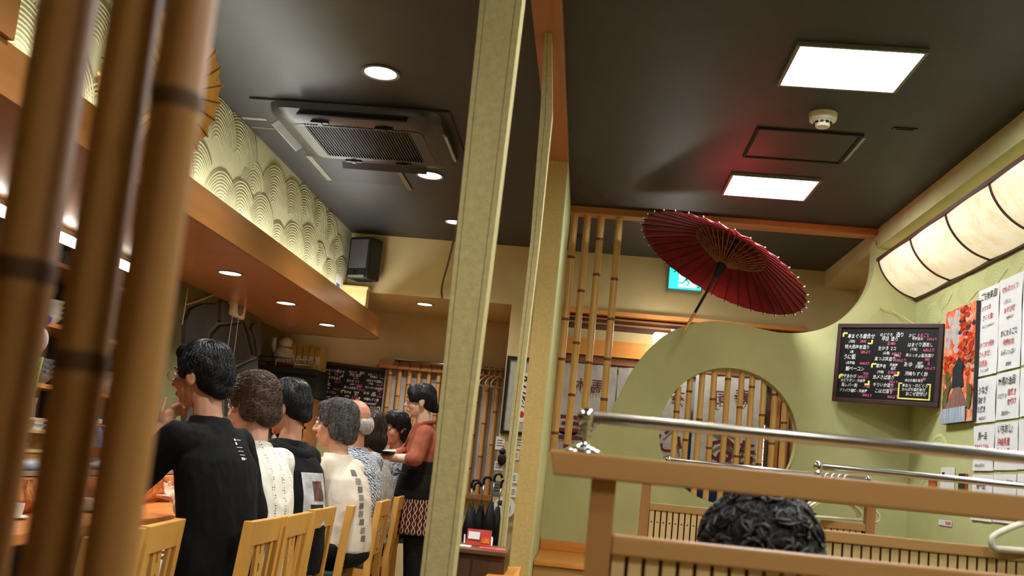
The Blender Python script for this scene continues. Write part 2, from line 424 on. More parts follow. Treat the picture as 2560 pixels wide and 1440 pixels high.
downlight((-2.135,5.487,2.046), .076, 'round downlight in the wooden soffit, nearest of the row', 'downlights in the wooden soffit', 32)
downlight((-2.12,6.53,2.046), .076, 'round downlight in the wooden soffit, middle of the row', 'downlights in the wooden soffit', 32)
downlight((-2.10,7.55,2.046), .072, 'round downlight in the wooden soffit, last before the rounded end', 'downlights in the wooden soffit', 32)
downlight((-2.15,4.45,2.046), .076, 'round downlight in the wooden soffit hidden behind the front bamboo', 'downlights in the wooden soffit', 32)
downlight(at(1062,760,'z',2.34), .075, 'round downlight under the tan bulkhead beside the near post', None, 26)
downlight((-1.066,2.63,CE), .088, 'added round ceiling downlight brightening the near end of the counter, unseen', 'downlights in the black ceiling', 42)  # unseen downlight, added for more light on the diners' backs
downlight((-1.066,1.05,CE), .088, 'added round ceiling downlight brightening the near bamboo, unseen', 'downlights in the black ceiling', 42)  # unseen downlight, added to brighten the close bamboo poles
downlight((.80,6.92,CE), .07, 'added round ceiling downlight brightening the entry, unseen behind the red umbrella', None, 34)  # lamp added to lift the dim entry, kept hidden from view
kl = thing('kitchen_light', 'slim white lamp under the kitchen edge of the soffit, behind the bamboo', 'lamp', (-2.68,4.7,2.0))
MB().box((-2.72,3.9,2.02), (-2.64,5.5,2.045)).build('lamp_base', M['white'], kl); MB().box((-2.715,3.95,1.985), (-2.645,5.45,2.02)).build('lamp_cover', glow('kitchen_lamp_cover', (255,250,235), 4.0), kl, bevel=.01)
# cove tube behind the fascia
cv = thing('cove_light', 'long white cove tube hidden behind the wooden fascia', 'cove light', (-1.90,4.5,2.1))
MB().box((-1.925,-.6,2.091), (-1.875,7.5,2.105)).build('batten', M['white'], cv)
MB().tube([(-1.90,-.55,2.125),(-1.90,7.45,2.125)], .014, 10).build('tube', glow('cove_tube', (228,241,250), 17.0), cv, True)
# curved paper lantern under the upper band
lt = thing('wall_lantern', 'long curved cream paper wall light with brown ribs', 'wall light', (1.9,4,2.37))
prof = [(1.750,2.600),(1.768,2.545),(1.805,2.485),(1.855,2.435),(1.915,2.398),(1.992,2.372)]
prof = curve_pts([V(x,0,z) for x,z in prof], 3)
def paper_mat():
    t = NT('washi_paper'); v = t.coords()
    f = t.noise(v, 9, 6, .65)
    col = t.ramp(f, [(.3, (224,204,158)), (.5, (242,228,192)), (.75, (250,240,212))])
    t.set(col, .8); t.link(col, t.b.inputs['Emission Color']); t.b.inputs['Emission Strength'].default_value = .25
    return t.m
M['washi'] = paper_mat(); M['rib'] = plain('brown_rib', (84,44,30), .6)
ys = [6.22-.0,5.62,5.07,4.52,3.97,3.42,2.87,2.32]
for a, b in zip(ys, ys[1:]):
    g = MB(); n = len(prof)
    for k in range(7):
        yy = a+(b-a)*k/6; sag = .006*math.sin(math.pi*k/6)
        g.v += [V(p.x-sag, yy, p.z-sag) for p in prof]
    for k in range(6):
        for i in range(n-1): g.f.append((k*n+i,k*n+i+1,(k+1)*n+i+1,(k+1)*n+i)); g.mi.append(0)
    g.build('paper_panel', M['washi'], lt, True)
for y in ys:
    MB().tube([V(p.x-.003, y, p.z-.003) for p in prof], .006, 6).build('rib', M['rib'], lt, True)
MB().box((1.738,2.3,2.592), (1.758,6.235,2.612)).build('edge_rail', M['rib'], lt)
MB().box((1.978,2.3,2.360), (1.998,6.235,2.376)).build('edge_rail', M['rib'], lt)
g = MB(); g.v = [V(p.x,6.225,p.z) for p in prof]+[V(1.992,6.225,2.60)]; g.f = [tuple(range(len(g.v)))]; g.mi = [0]
g.build('end_cap', M['washi'], lt)
# ---------------------------------------------------------------- lettering
GL = {}
def glyph(ch):
    if ch not in GL:
        c = bpy.data.curves.new('glyph', 'FONT'); c.body = ch; c.resolution_u = 2; c.offset = .011
        o = bpy.data.objects.new('glyph', c); COL.objects.link(o)
        me = bpy.data.meshes.new_from_object(o.evaluated_get(bpy.context.evaluated_depsgraph_get()))
        vs = [(v.co.x, v.co.y) for v in me.vertices]; fs = [tuple(p.vertices) for p in me.polygons]
        w = 1.0 if ord(ch) > 255 else (max((q[0] for q in vs), default=.3)+.06)
        bpy.data.objects.remove(o); bpy.data.curves.remove(c); bpy.data.meshes.remove(me); GL[ch] = (vs, fs, w)
    return GL[ch]
def lettering(parent, lines, mat, O, ux, uy, n, lift=.0012, jit=.05, mirror=False, slant=.12, name='lettering', squeeze=.92):
    "lines: (text, x, y, size) in the plane O + ux*x + uy*y"
    mb = MB(); O, ux, uy, n = Vector(O), Vector(ux), Vector(uy), Vector(n)
    rnd = random.Random(int(lines[0][1]*1e4)+int(lines[0][2]*1e3)+7)
    for s, x, y, sz in lines:
        for ch in s:
            if ch == ' ': x += sz*.4; continue
            vs, fs, w = glyph(ch)
            a = rnd.uniform(-jit, jit); k = 1+rnd.uniform(-jit, jit)*1.5; dy = rnd.uniform(-jit, jit)*sz*.6
            ca, sa = math.cos(a)*sz*k, math.sin(a)*sz*k; pts = []
            for gx, gy in vs:
                px = (gx+slant*gy)*ca*squeeze - gy*sa; py = gx*sa + gy*ca
                if mirror: px = sz*w - px
                pts.append(O + ux*(x+px) + uy*(y+dy+py) + n*lift)
            mb.add(pts, fs); x += sz*w*squeeze
    return mb.build(name, mat, parent)

# ---------------------------------------------------------------- bamboo
def bamboo(name, label, cat, x, y, z0, z1, r, nodes, mats, group=None, parent=None, n=14, lean=(0,0)):
    prof, mis = [], []
    zs = sorted(q for q in nodes if z0+.03 < q < z1-.03); k = r/.022
    def p(rr, z, m): prof.append((rr, z)); mis.append(m)
    p(r, z0, 0)
    for q in zs:
        p(r*.985, q-.013*k, 0); p(r*1.05, q-.006*k, 1); p(r*1.0, q-.001*k, 1); p(r*1.07, q+.004*k, 1); p(r*.99, q+.012*k, 0)
    p(r, z1, 0)
    mb = MB(); mb.lathe(prof, (x,y,0), n, None, mis)
    if lean != (0,0):
        for v in mb.v: v.x += lean[0]*(v.z-z0); v.y += lean[1]*(v.z-z0)
    o = mb.build(name, mats, parent, 'auto')
    if parent is None: tag(o, label, cat, group)
    return o
FB = [M['bamboo_d'], M['bamboo_dring']]; GB = [M['bamboo'], M['bamboo_ring']]; LB = [M['bamboo_p'], M['bamboo_ring']]
nz = lambda x, y, Y: at(x, y, 'y', Y).z
bamboo('bamboo_pole', 'thick weathered bamboo pole close to the camera, leftmost of three', 'bamboo pole', -.462*.7333,.55,0,2.5,.0172,[nz(60,690,.55),nz(60,690,.55)+.33,.86,.52],FB,'bamboo poles close to the camera',n=24)
bamboo('bamboo_pole', 'thick weathered bamboo pole close to the camera, middle of three', 'bamboo pole', -.403*.7333,.55,0,2.5,.0150,[nz(200,915,.55),nz(200,915,.55)+.36,.70,.4],FB,'bamboo poles close to the camera',n=24)
bamboo('bamboo_pole', 'thick weathered bamboo pole close to the camera, rightmost of three with dark joint', 'bamboo pole', -.356*.7333,.55,0,2.5,.0150,[nz(450,268,.55),nz(450,268,.55)+.37,.96,.6],FB,'bamboo poles close to the camera',n=24)

# ---------------------------------------------------------------- ceiling fittings
ac = thing('air_conditioner', 'black ceiling cassette air conditioner with slatted grille', 'air conditioner', (-1.3,5.05,CE))
gx0, gx1, gy0, gy1, gz = -1.573, -1.022, 4.75, 5.235, 2.728
M['acgrey'] = plain('smoked_grey_plastic', (54,53,50), .35, 0, .45, .1, 8)
M['acpanel'] = plain('black_trim_panel', (50,49,50), .5, 0, .3, .1, 5)
tp = MB(); tp.box((-1.832,4.64,CE-.012), (-.805,5.46,CE+.002)); tp.build('trim_panel', M['acpanel'], ac, bevel=.003)
# housing: rounded rectangle ring around the grille
def rrect(cx, cy, a, b, r, z, n=8):
    out = []
    for qx, qy, s in ((1,1,0),(-1,1,90),(-1,-1,180),(1,-1,270)):
        for k in range(n+1):
            t = math.radians(s+90*k/n); out.append(V(cx+qx*(a-r)+r*math.cos(t), cy+qy*(b-r)+r*math.sin(t), z))
    return out
acx, acy = -1.2975, 4.9925+.04
loops = [rrect(acx,acy,.445,.405,.10,CE-.012), rrect(acx,acy,.44,.40,.11,CE-.045), rrect(acx,acy,.405,.36,.10,2.735), rrect(acx,acy,.335,.275,.05,2.726)]
hs = MB(); n = len(loops[0])
for lp in loops: hs.v += lp
for k in range(len(loops)-1):
    for i in range(n): hs.f.append((k*n+i,k*n+(i+1)%n,(k+1)*n+(i+1)%n,(k+1)*n+i)); hs.mi.append(0)
hs.build('housing', M['acgrey'], ac, 'auto')
fr = MB(); a0 = rrect(acx,acy,.338,.278,.05,2.724); a1 = rrect((gx0+gx1)/2,(gy0+gy1)/2+.02,(gx1-gx0)/2,(gy1-gy0)/2,.012,2.722)
fr.v = a0+a1; fr.f = [(i,(i+1)%n,(i+1)%n+n,i+n) for i in range(n)]; fr.mi = [0]*n
gri = fr.build('grille_frame', M['acgrey'], ac)
MB().box((gx0-.01,gy0,2.742), (gx1+.01,gy1+.04,2.75)).build('filter_back', M['matblack'], ac)
ns = 36; sl = None
for i in range(ns):
    x = gx0+(gx1-gx0)*(i+.5)/ns
    if sl is None:
        sl = MB().box((x-.0030,gy0,2.722), (x+.0030,gy1+.04,2.7265)).build('grille_slat', plain('grille_dark', (44,43,41), .5), ac); x_0 = x
    else:
        c = sl.copy(); COL.objects.link(c); c.parent = ac; c.location = (x-x_0,0,0)
def flap(name, c, size, rot, mat): MB().obox(c, size, Matrix.Rotation(rot[1],3,'Y') @ Matrix.Rotation(rot[0],3,'X')).build(name, mat, ac, bevel=.004)
M['acflap'] = plain('pale_grey_flap', (150,150,146), .35)
flap('air_flap', (-1.725,5.02,2.755), (.085,.44,.010), (0,math.radians(-38)), M['acflap'])
flap('air_flap', (-.872,5.06,2.765), (.075,.42,.010), (0,math.radians(40)), M['acflap'])
flap('air_flap', (-1.29,4.655,2.762), (.56,.12,.010), (math.radians(40),0), M['black'])
flap('air_flap', (-1.29,5.42,2.752), (.50,.11,.010), (math.radians(-42),0), M['black'])
for px in ((800,303),(960,320),(885,400),(1010,408)):
    p = at(*px,'z',2.728); MB().box((p.x-.045,p.y-.012,2.716), (p.x+.045,p.y+.012,2.727)).box((p.x-.012,p.y-.022,2.712), (p.x+.012,p.y+.022,2.722)).build('clip', M['black'], ac)
# ceiling hatch behind the unit with tape strips
hp = thing('ceiling_hatch', 'black access hatch behind the air conditioner, edged with tape', 'hatch', (-1.5,5.9,CE))
MB().box((-1.78,5.5,CE-.006), (-1.27,6.07,CE+.002)).build('hatch_panel', M['acpanel'], hp)
M['tape'] = plain('grey_tape', (150,146,128), .3, 0, .6); M['btape'] = plain('brown_tape', (110,96,66), .4)
MB().box((-1.80,5.56,CE-.0085), (-1.765,6.06,CE-.0058)).build('tape_strip', M['tape'], hp)
MB().box((-1.285,5.72,CE-.0085), (-1.255,6.15,CE-.0058)).build('tape_strip', M['btape'], hp)
tag(MB().box((-1.985,4.96,CE-.002), (-1.85,4.99,CE+.001)).build('tape_strip', M['tape']), 'grey tape strip on the black ceiling, the nearer of two left of the air conditioner', 'tape')
tag(MB().box((-1.985,5.105,CE-.002), (-1.85,5.13,CE+.001)).build('tape_strip', M['btape']), 'grey tape strip on the black ceiling, the further of two left of the air conditioner', 'tape')
# hatch on the right with frame, scratched slot, smoke detector
h2 = thing('ceiling_hatch', 'square black access hatch between the two ceiling light panels', 'hatch', (.94,4.79,CE))
MB().box((.705,4.59,CE-.004), (1.175,5.0,CE+.002)).build('hatch_panel', M['ceil'], h2)
f2 = MB(); 
for lo, hi in (((.69,4.575),(1.19,4.59)),((.69,5.0),(1.19,5.015)),((.69,4.59),(.705,5.0)),((1.175,4.59),(1.19,5.0))): f2.box((*lo,CE-.009), (*hi,CE+.002))
f2.build('hatch_frame', plain('hatch_black', (26,26,27), .8), h2)
MB().box((1.196,4.62,CE-.003), (1.212,4.98,CE+.002)).build('scrape', M['tape'], h2)
sl_ = thing('ceiling_slot', 'narrow dark slot in the black ceiling right of the hatch', 'ceiling slot', at(2262,322,'z',CE))
p = at(2262,322,'z',CE); MB().box((p.x-.055,p.y-.014,CE-.004), (p.x+.055,p.y+.014,CE+.002)).build('slot_plate', M['black'], sl_)
MB().box((p.x-.04,p.y-.004,CE-.006), (p.x+.04,p.y+.004,CE)).build('slit', M['matblack'], sl_)
sd = thing('smoke_detector', 'round cream smoke detector on the black ceiling', 'smoke detector', (.946,4.354,CE))
MB().lathe([(.062,0),(.062,-.012),(.058,-.034),(.040,-.040),(.034,-.046)], (.946,4.354,CE), 28).build('base', M['cream'], sd, 'auto')
MB().lathe([(.033,-.040),(.033,-.056),(.030,-.062),(.0001,-.063)], (.946,4.354,CE), 28).build('sensor_cap', M['cream'], sd, 'auto')
for k in range(10):
    a = 2*math.pi*k/10; MB().obox((.946+.0385*math.cos(a),4.354+.0385*math.sin(a),CE-.0455), (.004,.014,.008), RZ(a)).build('vent_slot', M['black'], sd)
# entry ceiling grille
vg = thing('air_vent', 'small black louvred vent in the entry ceiling behind the bamboo poles', 'vent', at(1415,590,'z',CE))
p = at(1415,592,'z',CE); MB().box((p.x-.16,p.y-.1,CE-.008), (p.x+.16,p.y+.1,CE+.002)).build('vent_frame', M['acpanel'], vg)
for k in range(9): MB().box((p.x-.13+k*.031,p.y-.08,CE-.014), (p.x-.118+k*.031,p.y+.08,CE-.006)).build('vent_slat', M['black'], vg)

# ---------------------------------------------------------------- paper umbrellas
def umbrella(label, apex_dir, centre, R, depth, nrib, c_in, c_out, mats, shaft, handle, twist=0):
    "centre: middle of the rim; apex_dir: unit vector from handle to top"
    t = thing('paper_umbrella', label, 'umbrella', centre)
    n = Vector(apex_dir).normalized(); c = Vector(centre)
    e1 = n.cross(V(0,0,1)).normalized(); e2 = n.cross(e1)
    def pt(r, a, h): return c + e1*(r*math.cos(a)) + e2*(r*math.sin(a)) + n*h
    def hh(u): return depth*(1-u**1.25)          # canopy profile, u = r/R
    us = [.03,.15,.3,.45,.6,.75,.88,1.0]
    for k in range(nrib):
        a0 = 2*math.pi*k/nrib+twist; a1 = a0+2*math.pi/nrib; g = MB()
        for u in us:
            for w in (0,.5,1):
                sag = .010*u*math.sin(math.pi*w)
                scal = 1-.02*math.sin(math.pi*w)*(u**6)
                g.v.append(pt(R*u*scal, a0+(a1-a0)*w, hh(u)-sag))
        m = len(us)
        for i in range(m-1):
            for j in range(2): g.f.append((i*3+j,i*3+j+1,(i+1)*3+j+1,(i+1)*3+j)); g.mi.append(0)
        g.build('paper_panel', mats['paper'], t, True)
        r_ = MB().tube([pt(R*u, a0, hh(u)-.006) for u in (.03,.3,.6,.85,1.0,1.02)], [.0035,.0035,.003,.003,.003,.003], 5)
        rb = r_.build('rib', mats['rib'], t)
        MB().ell(pt(R*1.018, a0, hh(1)-.004), .005, None, 6, 4).build('rib_tip', mats['tip'], rb)
    # stretchers from the runner to mid rib
    hub = -.005
    for k in range(nrib):
        a0 = 2*math.pi*k/nrib+twist
        MB().tube([pt(.02,a0,hub), pt(R*.44,a0,hh(.44)-.008)], .0028, 4).build('stretcher', mats['str'], t)
    # crossed threads between stretchers
    th = MB()
    for rr in (.2,.3,.4):
        pts = []
        for k in range(nrib*2+1):
            a0 = math.pi*k/nrib+twist; q = rr+(.04 if k % 2 else -.02); s = q/.44
            pts.append(pt(R*q, a0, hub+(hh(.44)-.008-hub)*s))
        th.tube(pts, .0016, 3)
    th.build('thread', mats['thread'], t)
    top = c+n*(depth+.03); run = c+n*(hub-.02)
    MB().tube([top, c+n*(-shaft)], .009, 8).build('shaft', mats['shaft'], t, True)
    MB().tube([c+n*(-shaft), c+n*(-shaft-handle)], .010, 8).build('handle', mats['handle'], t, True)
    MB().tube([run+n*.05, run+n*.02, run-n*.03, run-n*.07], [.028,.032,.024,.012], 12).build('runner', mats['run'], t, True)
    MB().tube([top+n*.012, top-n*.02, top-n*.045], [.012,.03,.035], 12).build('top_cap', mats['run'], t, True)
    return t
def translucent(name, col, trans=.5, stain=None):
    t = NT(name); v = t.coords(); f = t.noise(v, 7, 5, .65)
    c2 = stain or tuple(int(c*.72) for c in col)
    t.set(t.ramp(f, [(.35, c2), (.6, col)]), .7, 0, .2)
    tr = t.new('ShaderNodeBsdfTranslucent'); tr.inputs[0].default_value = lin(col)
    mx = t.new('ShaderNodeMixShader'); mx.inputs[0].default_value = trans
    t.link(t.b.outputs[0], mx.inputs[1]); t.link(tr.outputs[0], mx.inputs[2]); t.link(mx.outputs[0], t.n['Material Output'].inputs[0]); return t.m
RU = dict(paper=translucent('red_oiled_paper', (136,30,32), .14), rib=plain('dark_red_rib', (96,34,28), .6), tip=M['cream'], str=plain('tan_stretcher', (150,104,60), .6),
          thread=plain('tan_thread', (150,116,76), .7), shaft=M['black'], handle=wood('pale_handle_wood', (196,150,88), (220,176,110), 'z', .4, 8), run=M['matblack'])
ctr = at(1806,661,'y',6.0); vd = (ctr-V(0,0,CAMZ)).normalized(); up_s = (_r*.495 + _u*.869); up_s = (up_s-vd*up_s.dot(vd)).normalized(); nn = (up_s*.93 + vd*.365).normalized()
umbrella('open red paper umbrella leaning over the curved green wall', nn, ctr, .555, .19, 36, None, None, RU, .36, .16)
TU = dict(paper=translucent('tan_oiled_paper', (214,160,74), .5, (180,120,50)), rib=plain('dark_tan_rib', (92,58,30), .6), tip=plain('tan_tip', (200,150,90), .6), str=RU['str'], thread=RU['thread'], shaft=M['black'], handle=RU['handle'], run=M['matblack'])
umbrella('open tan paper umbrella in front of the combed plaster wall, behind the near bamboo', (.26,.94,.2), at(396,222,'x',-1.70), .285, .09, 28, None, None, TU, .2, .1)

# ---------------------------------------------------------------- bamboo screens at the green wall
bs = thing('bamboo_screen', 'four golden bamboo poles standing between the cross beam and the green wall', 'bamboo screen', (-.04,6.30,1.2))
for x, zb, nod in ((-.19,1.20,[(1430,645),(1418,800),(1408,900),(1398,1085)]),(-.105,1.26,[(1462,730),(1452,860),(1440,990)]),(-.014,1.36,[(1508,690),(1497,600),(1488,910)]),(.104,1.40,[(1540,700),(1533,800),(1520,900),(1510,1000)])):
    bamboo('bamboo_pole', None, None, x, 6.31, zb, 2.765, .0235, [nz(*q,6.31) for q in nod], GB, parent=bs)
ws = thing('bamboo_screen', 'row of ten slim bamboo bars inside the round moon window', 'bamboo screen', (.89,6.32,1.0))
for i, px in enumerate((1691,1719,1749,1779,1814,1848,1875,1905,1934,1961)):
    x = at(px,1035,'y',6.32).x; d = math.sqrt(max(.0, MR**2-(x-MC.x)**2))+.004
    bamboo('bamboo_bar', None, None, x, 6.32, MC.z-d, MC.z+d, .019, [MC.z-.5+.31*k+(i*.137 % .31) for k in range(5)], GB, parent=ws, n=10)
# ---------------------------------------------------------------- chalkboard menus
WHITE = [("本まぐろ盛合せ",.03,.86,.058),("(天然)",.05,.79,.036),("特大赤海老造り",.01,.70,.053),("2尾",.075,.635,.036),("うに板",.0,.545,.062),("(北海道)",.04,.47,.036),
 ("鯨ベーコン",.04,.375,.056),("えぞあわび",-.02,.265,.050),("おどり食い・天婦羅",-.005,.205,.041),("馬レバー刺",.005,.13,.048),("アスパラ塩焼・天婦羅",-.01,.055,.041),
 ("のどぐろ",.41,.89,.046),("造り",.59,.885,.056),("平目 造り",.43,.825,.054),("生かき 2コ",.40,.69,.052),("(兵庫)",.46,.625,.036),("(特大)",.585,.595,.034),("真つぶ貝造り",.37,.535,.050),
 ("車海老",.39,.43,.05),("天婦羅",.545,.455,.038),("塩焼",.56,.405,.038),("(沖縄)",.41,.35,.036),("浅〆さば造り",.365,.265,.052),("やりいか造り",.375,.155,.050),("こはだ造り",.40,.065,.052),
 ("かに",.73,.885,.050),("甲羅詰め",.77,.84,.038),("はまぐり酒蒸し",.725,.75,.050),("(千葉)",.76,.69,.036),("島らっきょ醤油漬け",.715,.60,.042),("あゆ",.70,.46,.060),("塩焼",.845,.49,.038),("天婦羅",.825,.44,.038),
 ("沖縄もずく酢",.72,.335,.052),("本日の塩焼煮付",.725,.245,.036),("本あら・のどぐろ",.70,.17,.044),("かんぱち塩焼煮付",.70,.115,.040),("おこぜ唐揚げ",.745,.05,.048)]
PINK = [("3900",.185,.79,.046),("1300より",.20,.63,.042),("3000より",.20,.465,.040),("1900",.25,.315,.044),("2800より",.19,.265,.040),("入荷",.27,.13,.05),("1500より",.26,.0,.040),
 ("各1980",.50,.765,.042),("1600より",.555,.62,.040),("3300より",.60,.525,.042),("各1500より",.53,.345,.040),("1500より",.55,.215,.036),("1600より",.56,.11,.036),("1600より",.545,-.005,.042),
 ("まるごと",.82,.885,.046),("5500より",.93,.84,.036),("1600より",.895,.68,.042),("880",.925,.55,.042),("各",.955,.49,.042),("1600より",.925,.425,.040),("680",.90,.27,.042)]
def chalkboard(label, c00, c10, c01, grp):
    "corners of the board: lower left, lower right, upper left"
    A, B, C = map(Vector, (c00, c10, c01)); ux = B-A; uy = C-A; w, h = ux.length, uy.length; ux.normalize(); uy.normalize(); n = ux.cross(uy)
    uy = (uy-ux*uy.dot(ux)).normalized(); n = ux.cross(uy).normalized()
    if n.y > 0: n = -n
    t = thing('chalkboard', label, 'chalkboard', A+ux*w/2, grp)
    R = Matrix((ux, -n, uy)).transposed()
    def bar(x0,x1,y0,y1,d0,d1): return MB().obox(A+ux*(x0+x1)/2+uy*(y0+y1)/2+n*(d0+d1)/2, (x1-x0,d1-d0,y1-y0), R)
    b = .026
    bar(b*.6,w-b*.6,b*.6,h-b*.6,-.004,.006).build('slate', M['chalkboard'], t)
    for q in ((0,w,0,b),(0,w,h-b,h),(0,b,b,h-b),(w-b,w,b,h-b)): bar(*q,-.008,.016).build('frame_bar', M['boardframe'], t, bevel=.003)
    W_, H_ = w-2*b-.02, h-2*b-.02; O = A+ux*(b+.012)+uy*(b+.012)+n*.006
    f = lambda L, sx: [(s, x*W_/1.06+.010, y*H_+.004, z*H_*1.30) for s, x, y, z in L]
    q = W_/.60/(H_/.40)
    for L in f(WHITE,1): lettering(t, [L], M['chalk_w'], O, ux, uy, n, squeeze=.86*q)
    for L in f(PINK,1): lettering(t, [L], M['chalk_p'], O, ux, uy, n, squeeze=.80*q)
    y = [MB()]
    def strip(x0,x1,y0,y1): y[0].obox(O+ux*(x0+x1)/2*W_+uy*(y0+y1)/2*H_+n*.001, ((x1-x0)*W_,.001,(y1-y0)*H_), R)
    for x, yy, sx, sy in ((.0,.94,1,-1),(.325,.79,-1,1),(.345,.49,1,-1),(.63,.335,-1,1),(-.005,.31,1,-1),(.325,.185,-1,1)):
        strip(min(x,x+.045*sx),max(x,x+.045*sx),yy-.012,yy+.012); strip(x-.009,x+.009,min(yy,yy+.055*sy),max(yy,yy+.055*sy))
        y[0].build('yellow_mark', M['chalk_y'], t); y[0] = MB()
    strip(.64,.97,.0,.02); strip(.64,.655,0,.23); strip(.955,.97,0,.23); strip(.64,.68,.215,.235); strip(.93,.97,.215,.235)
    y[0].build('yellow_outline', M['chalk_y'], t)
    return t, A, ux, uy, n, w, h
bA, bB, bC = at(2082,1003,'y',6.20), at(2347,1020,'y',5.75), at(2090,810,'y',6.20)
t, A, ux, uy, n, w, h = chalkboard('chalkboard menu hanging on the green wall beside the autumn picture', bA, bB, bC, 'handwritten chalkboard menus')
st = MB(); nail = at(2200,771,'y',6.235)
st.tube([A+ux*w*.27+uy*h, nail], .0025, 5); st.tube([nail, nail+V(.07,-.02,-.01), A+ux*w*.73+uy*h], .0025, 5); st.tube([nail+V(.0,.02,0), nail+V(0,-.03,.005)], .002, 5)
st.build('hanging_cord', plain('straw_cord', (214,196,120), .8), t)
YB = 8.67
chalkboard('distant chalkboard menu on the back wall above the seated diners', at(779,1032,'y',YB), at(960,1056,'y',YB), at(795,901,'y',YB), 'handwritten chalkboard menus')

# ---------------------------------------------------------------- autumn canvas picture
XW = 2.0
pc = thing('canvas_picture', 'tall canvas print of red autumn trees on the right wall', 'picture', (1.985,5.42,1.56))
y0, y1, z0, z1 = 5.205, 5.640, 1.556, 2.186
def autumn():
    t = NT('autumn_print'); v = t.coords((1,1,1)); f1 = t.noise(v, 9, 6, .7, .6); f2 = t.noise(v, 30, 4, .7)
    s = t.math('ADD', t.math('MULTIPLY', f1, .75), t.math('MULTIPLY', f2, .25))
    t.set(t.ramp(s, [(.30,(120,96,84)),(.40,(206,188,176)),(.47,(232,160,120)),(.54,(226,84,42)),(.64,(196,44,26)),(.75,(120,40,24))]), .6); return t.m
MB().box((1.972,y0,z0), (1.999,y1,z1)).build('canvas', [plain('canvas_edge', (52,54,58), .6)], pc)
def art(poly, col, name='printed_shape', d=.0):
    # poly in (u: 0 far edge .. 1 near edge, v: 0 bottom .. 1 top)
    mb = MB(); mb.prism([V(1.9712-d, y1+(y0-y1)*u, z0+(z1-z0)*vv) for u, vv in poly], (-.0006,0,0)); return mb.build(name, col, pc)
art([(0,0),(1,0),(1,1),(0,1)], autumn(), 'printed_leaves')
rr = random.Random(3)
def blobp(cx, cy, rx, ry, k=9, j=.3): return [(min(1,max(0,cx+rx*math.cos(2*math.pi*i/k)*(1+rr.uniform(-j,j)))), min(1,max(0,cy+ry*math.sin(2*math.pi*i/k)*(1+rr.uniform(-j,j))))) for i in range(k)]
cR = plain('print_red', (214,52,30), .6, 0, .2, .35, 40); cO = plain('print_orange', (226,120,40), .6, 0, .2, .3, 40); cW = plain('print_mist', (206,196,192), .6, 0, .2, .2, 30)
cD = plain('print_dark', (50,56,60), .6, 0, .2, .3, 30); cP = plain('print_path', (150,112,100), .6, 0, .2, .2, 30); cG = plain('print_olive', (112,112,60), .6, 0, .2, .4, 40)
def stripes():
    t = NT('print_water'); v = t.coords((1,60,1)); f = t.noise(v, 3, 2); t.set(t.ramp(f, [(.35,(70,90,120)),(.5,(150,166,186)),(.62,(222,226,230))]), .5); return t.m
for q in range(26): art(blobp(rr.uniform(.05,.55), rr.uniform(.62,.97), .07, .03), cW, d=.0006+q*.00004)
for q in range(90): art(blobp(rr.uniform(.52,.98), rr.uniform(.40,.98), .06, .018), rr.choice((cR,cR,cO,cR,cD)), d=.0018+q*.00002)
for q in range(24): art(blobp(rr.uniform(.03,.38), rr.uniform(.36,.60), .06, .022), rr.choice((cO,cO,cR)), d=.0042+q*.00003)
for q in range(8): art(blobp(rr.choice((rr.uniform(.02,.25),rr.uniform(.75,.97))), rr.uniform(.16,.42), .08, .06), cG, d=.0052+q*.0001)
art([(.1,.12),(.86,.12),(.62,.30),(.42,.30)], cP, d=.0064); art([(.34,.30),(.72,.30),(.66,.42),(.70,.50),(.54,.56),(.38,.47),(.36,.40)], cD, d=.0068)
art([(.0,.0),(.82,.0),(.82,.13),(.0,.13)], stripes(), 'printed_waterfall', d=.0072)

# ---------------------------------------------------------------- menu sheets on the right wall
SHEETS = {(0,0):([("ごち陸宴品!",.03,.17,.042),("ほんじつ 880円より",.06,.02,.018)],[("おすすめ",.05,.11,.030),("さくら煮!",.06,.06,.034)]),
 (1,0):([("ちょい 680円",.06,.02,.018)],[("ほたて浜大根巻",.02,.15,.030),("さんませ!",.03,.10,.036),("お刺身",.04,.05,.036)]),
 (2,0):([("うなぎ",.04,.15,.044),("蒲焼き",.04,.10,.036),("白焼き",.04,.055,.036),("4300円より",.06,.015,.020)],[]),
 (3,0):([("馬一品",.06,.16,.040),("3300円",.13,.075,.022),("半身 1600円より",.03,.02,.018)],[("熊本産たてがみ",.02,.11,.028)]),
 (4,0):([("馬一品",.06,.16,.040),("ほか 980円より",.06,.02,.018)],[("さくら刺身",.04,.10,.034)]),
 (0,1):([("いろいろ",.05,.10,.024),("980円より",.09,.02,.020)],[("旬ものづくり",.03,.16,.034),("あわび焼",.06,.055,.034)]),
 (1,1):([("かにまるごと",.03,.17,.034),("みそいっぱい",.04,.075,.030),("5500円",.10,.02,.022)],[("甲羅詰め",.06,.12,.034)]),
 (2,1):([("対馬の逸品",.02,.17,.042),("のどぐろ",.02,.105,.028),("3300円〜",.07,.02,.026)],[("塩焼き",.13,.115,.036),("煮付け",.13,.07,.036)]),
 (3,1):([("いちおし!",.03,.18,.044)],[("沖縄県産",.03,.12,.040),("活!車海老",.02,.07,.040)]),
 (4,1):([("熊本郷土料理",.02,.17,.036)],[("からし蓮根",.03,.09,.034)]),
 (0,2):([],[]),(1,2):([],[]),(2,2):([],[]),(3,2):([],[]),(4,2):([],[])}
rown = ['top row', 'second row', 'third row', 'fourth row', 'bottom row']; coln = ['in the column nearest the autumn picture', 'in the second column from the autumn picture', 'in the third column, cut by the photo edge']
ztops = [2.240, 2.012, 1.772, 1.530, 1.282]
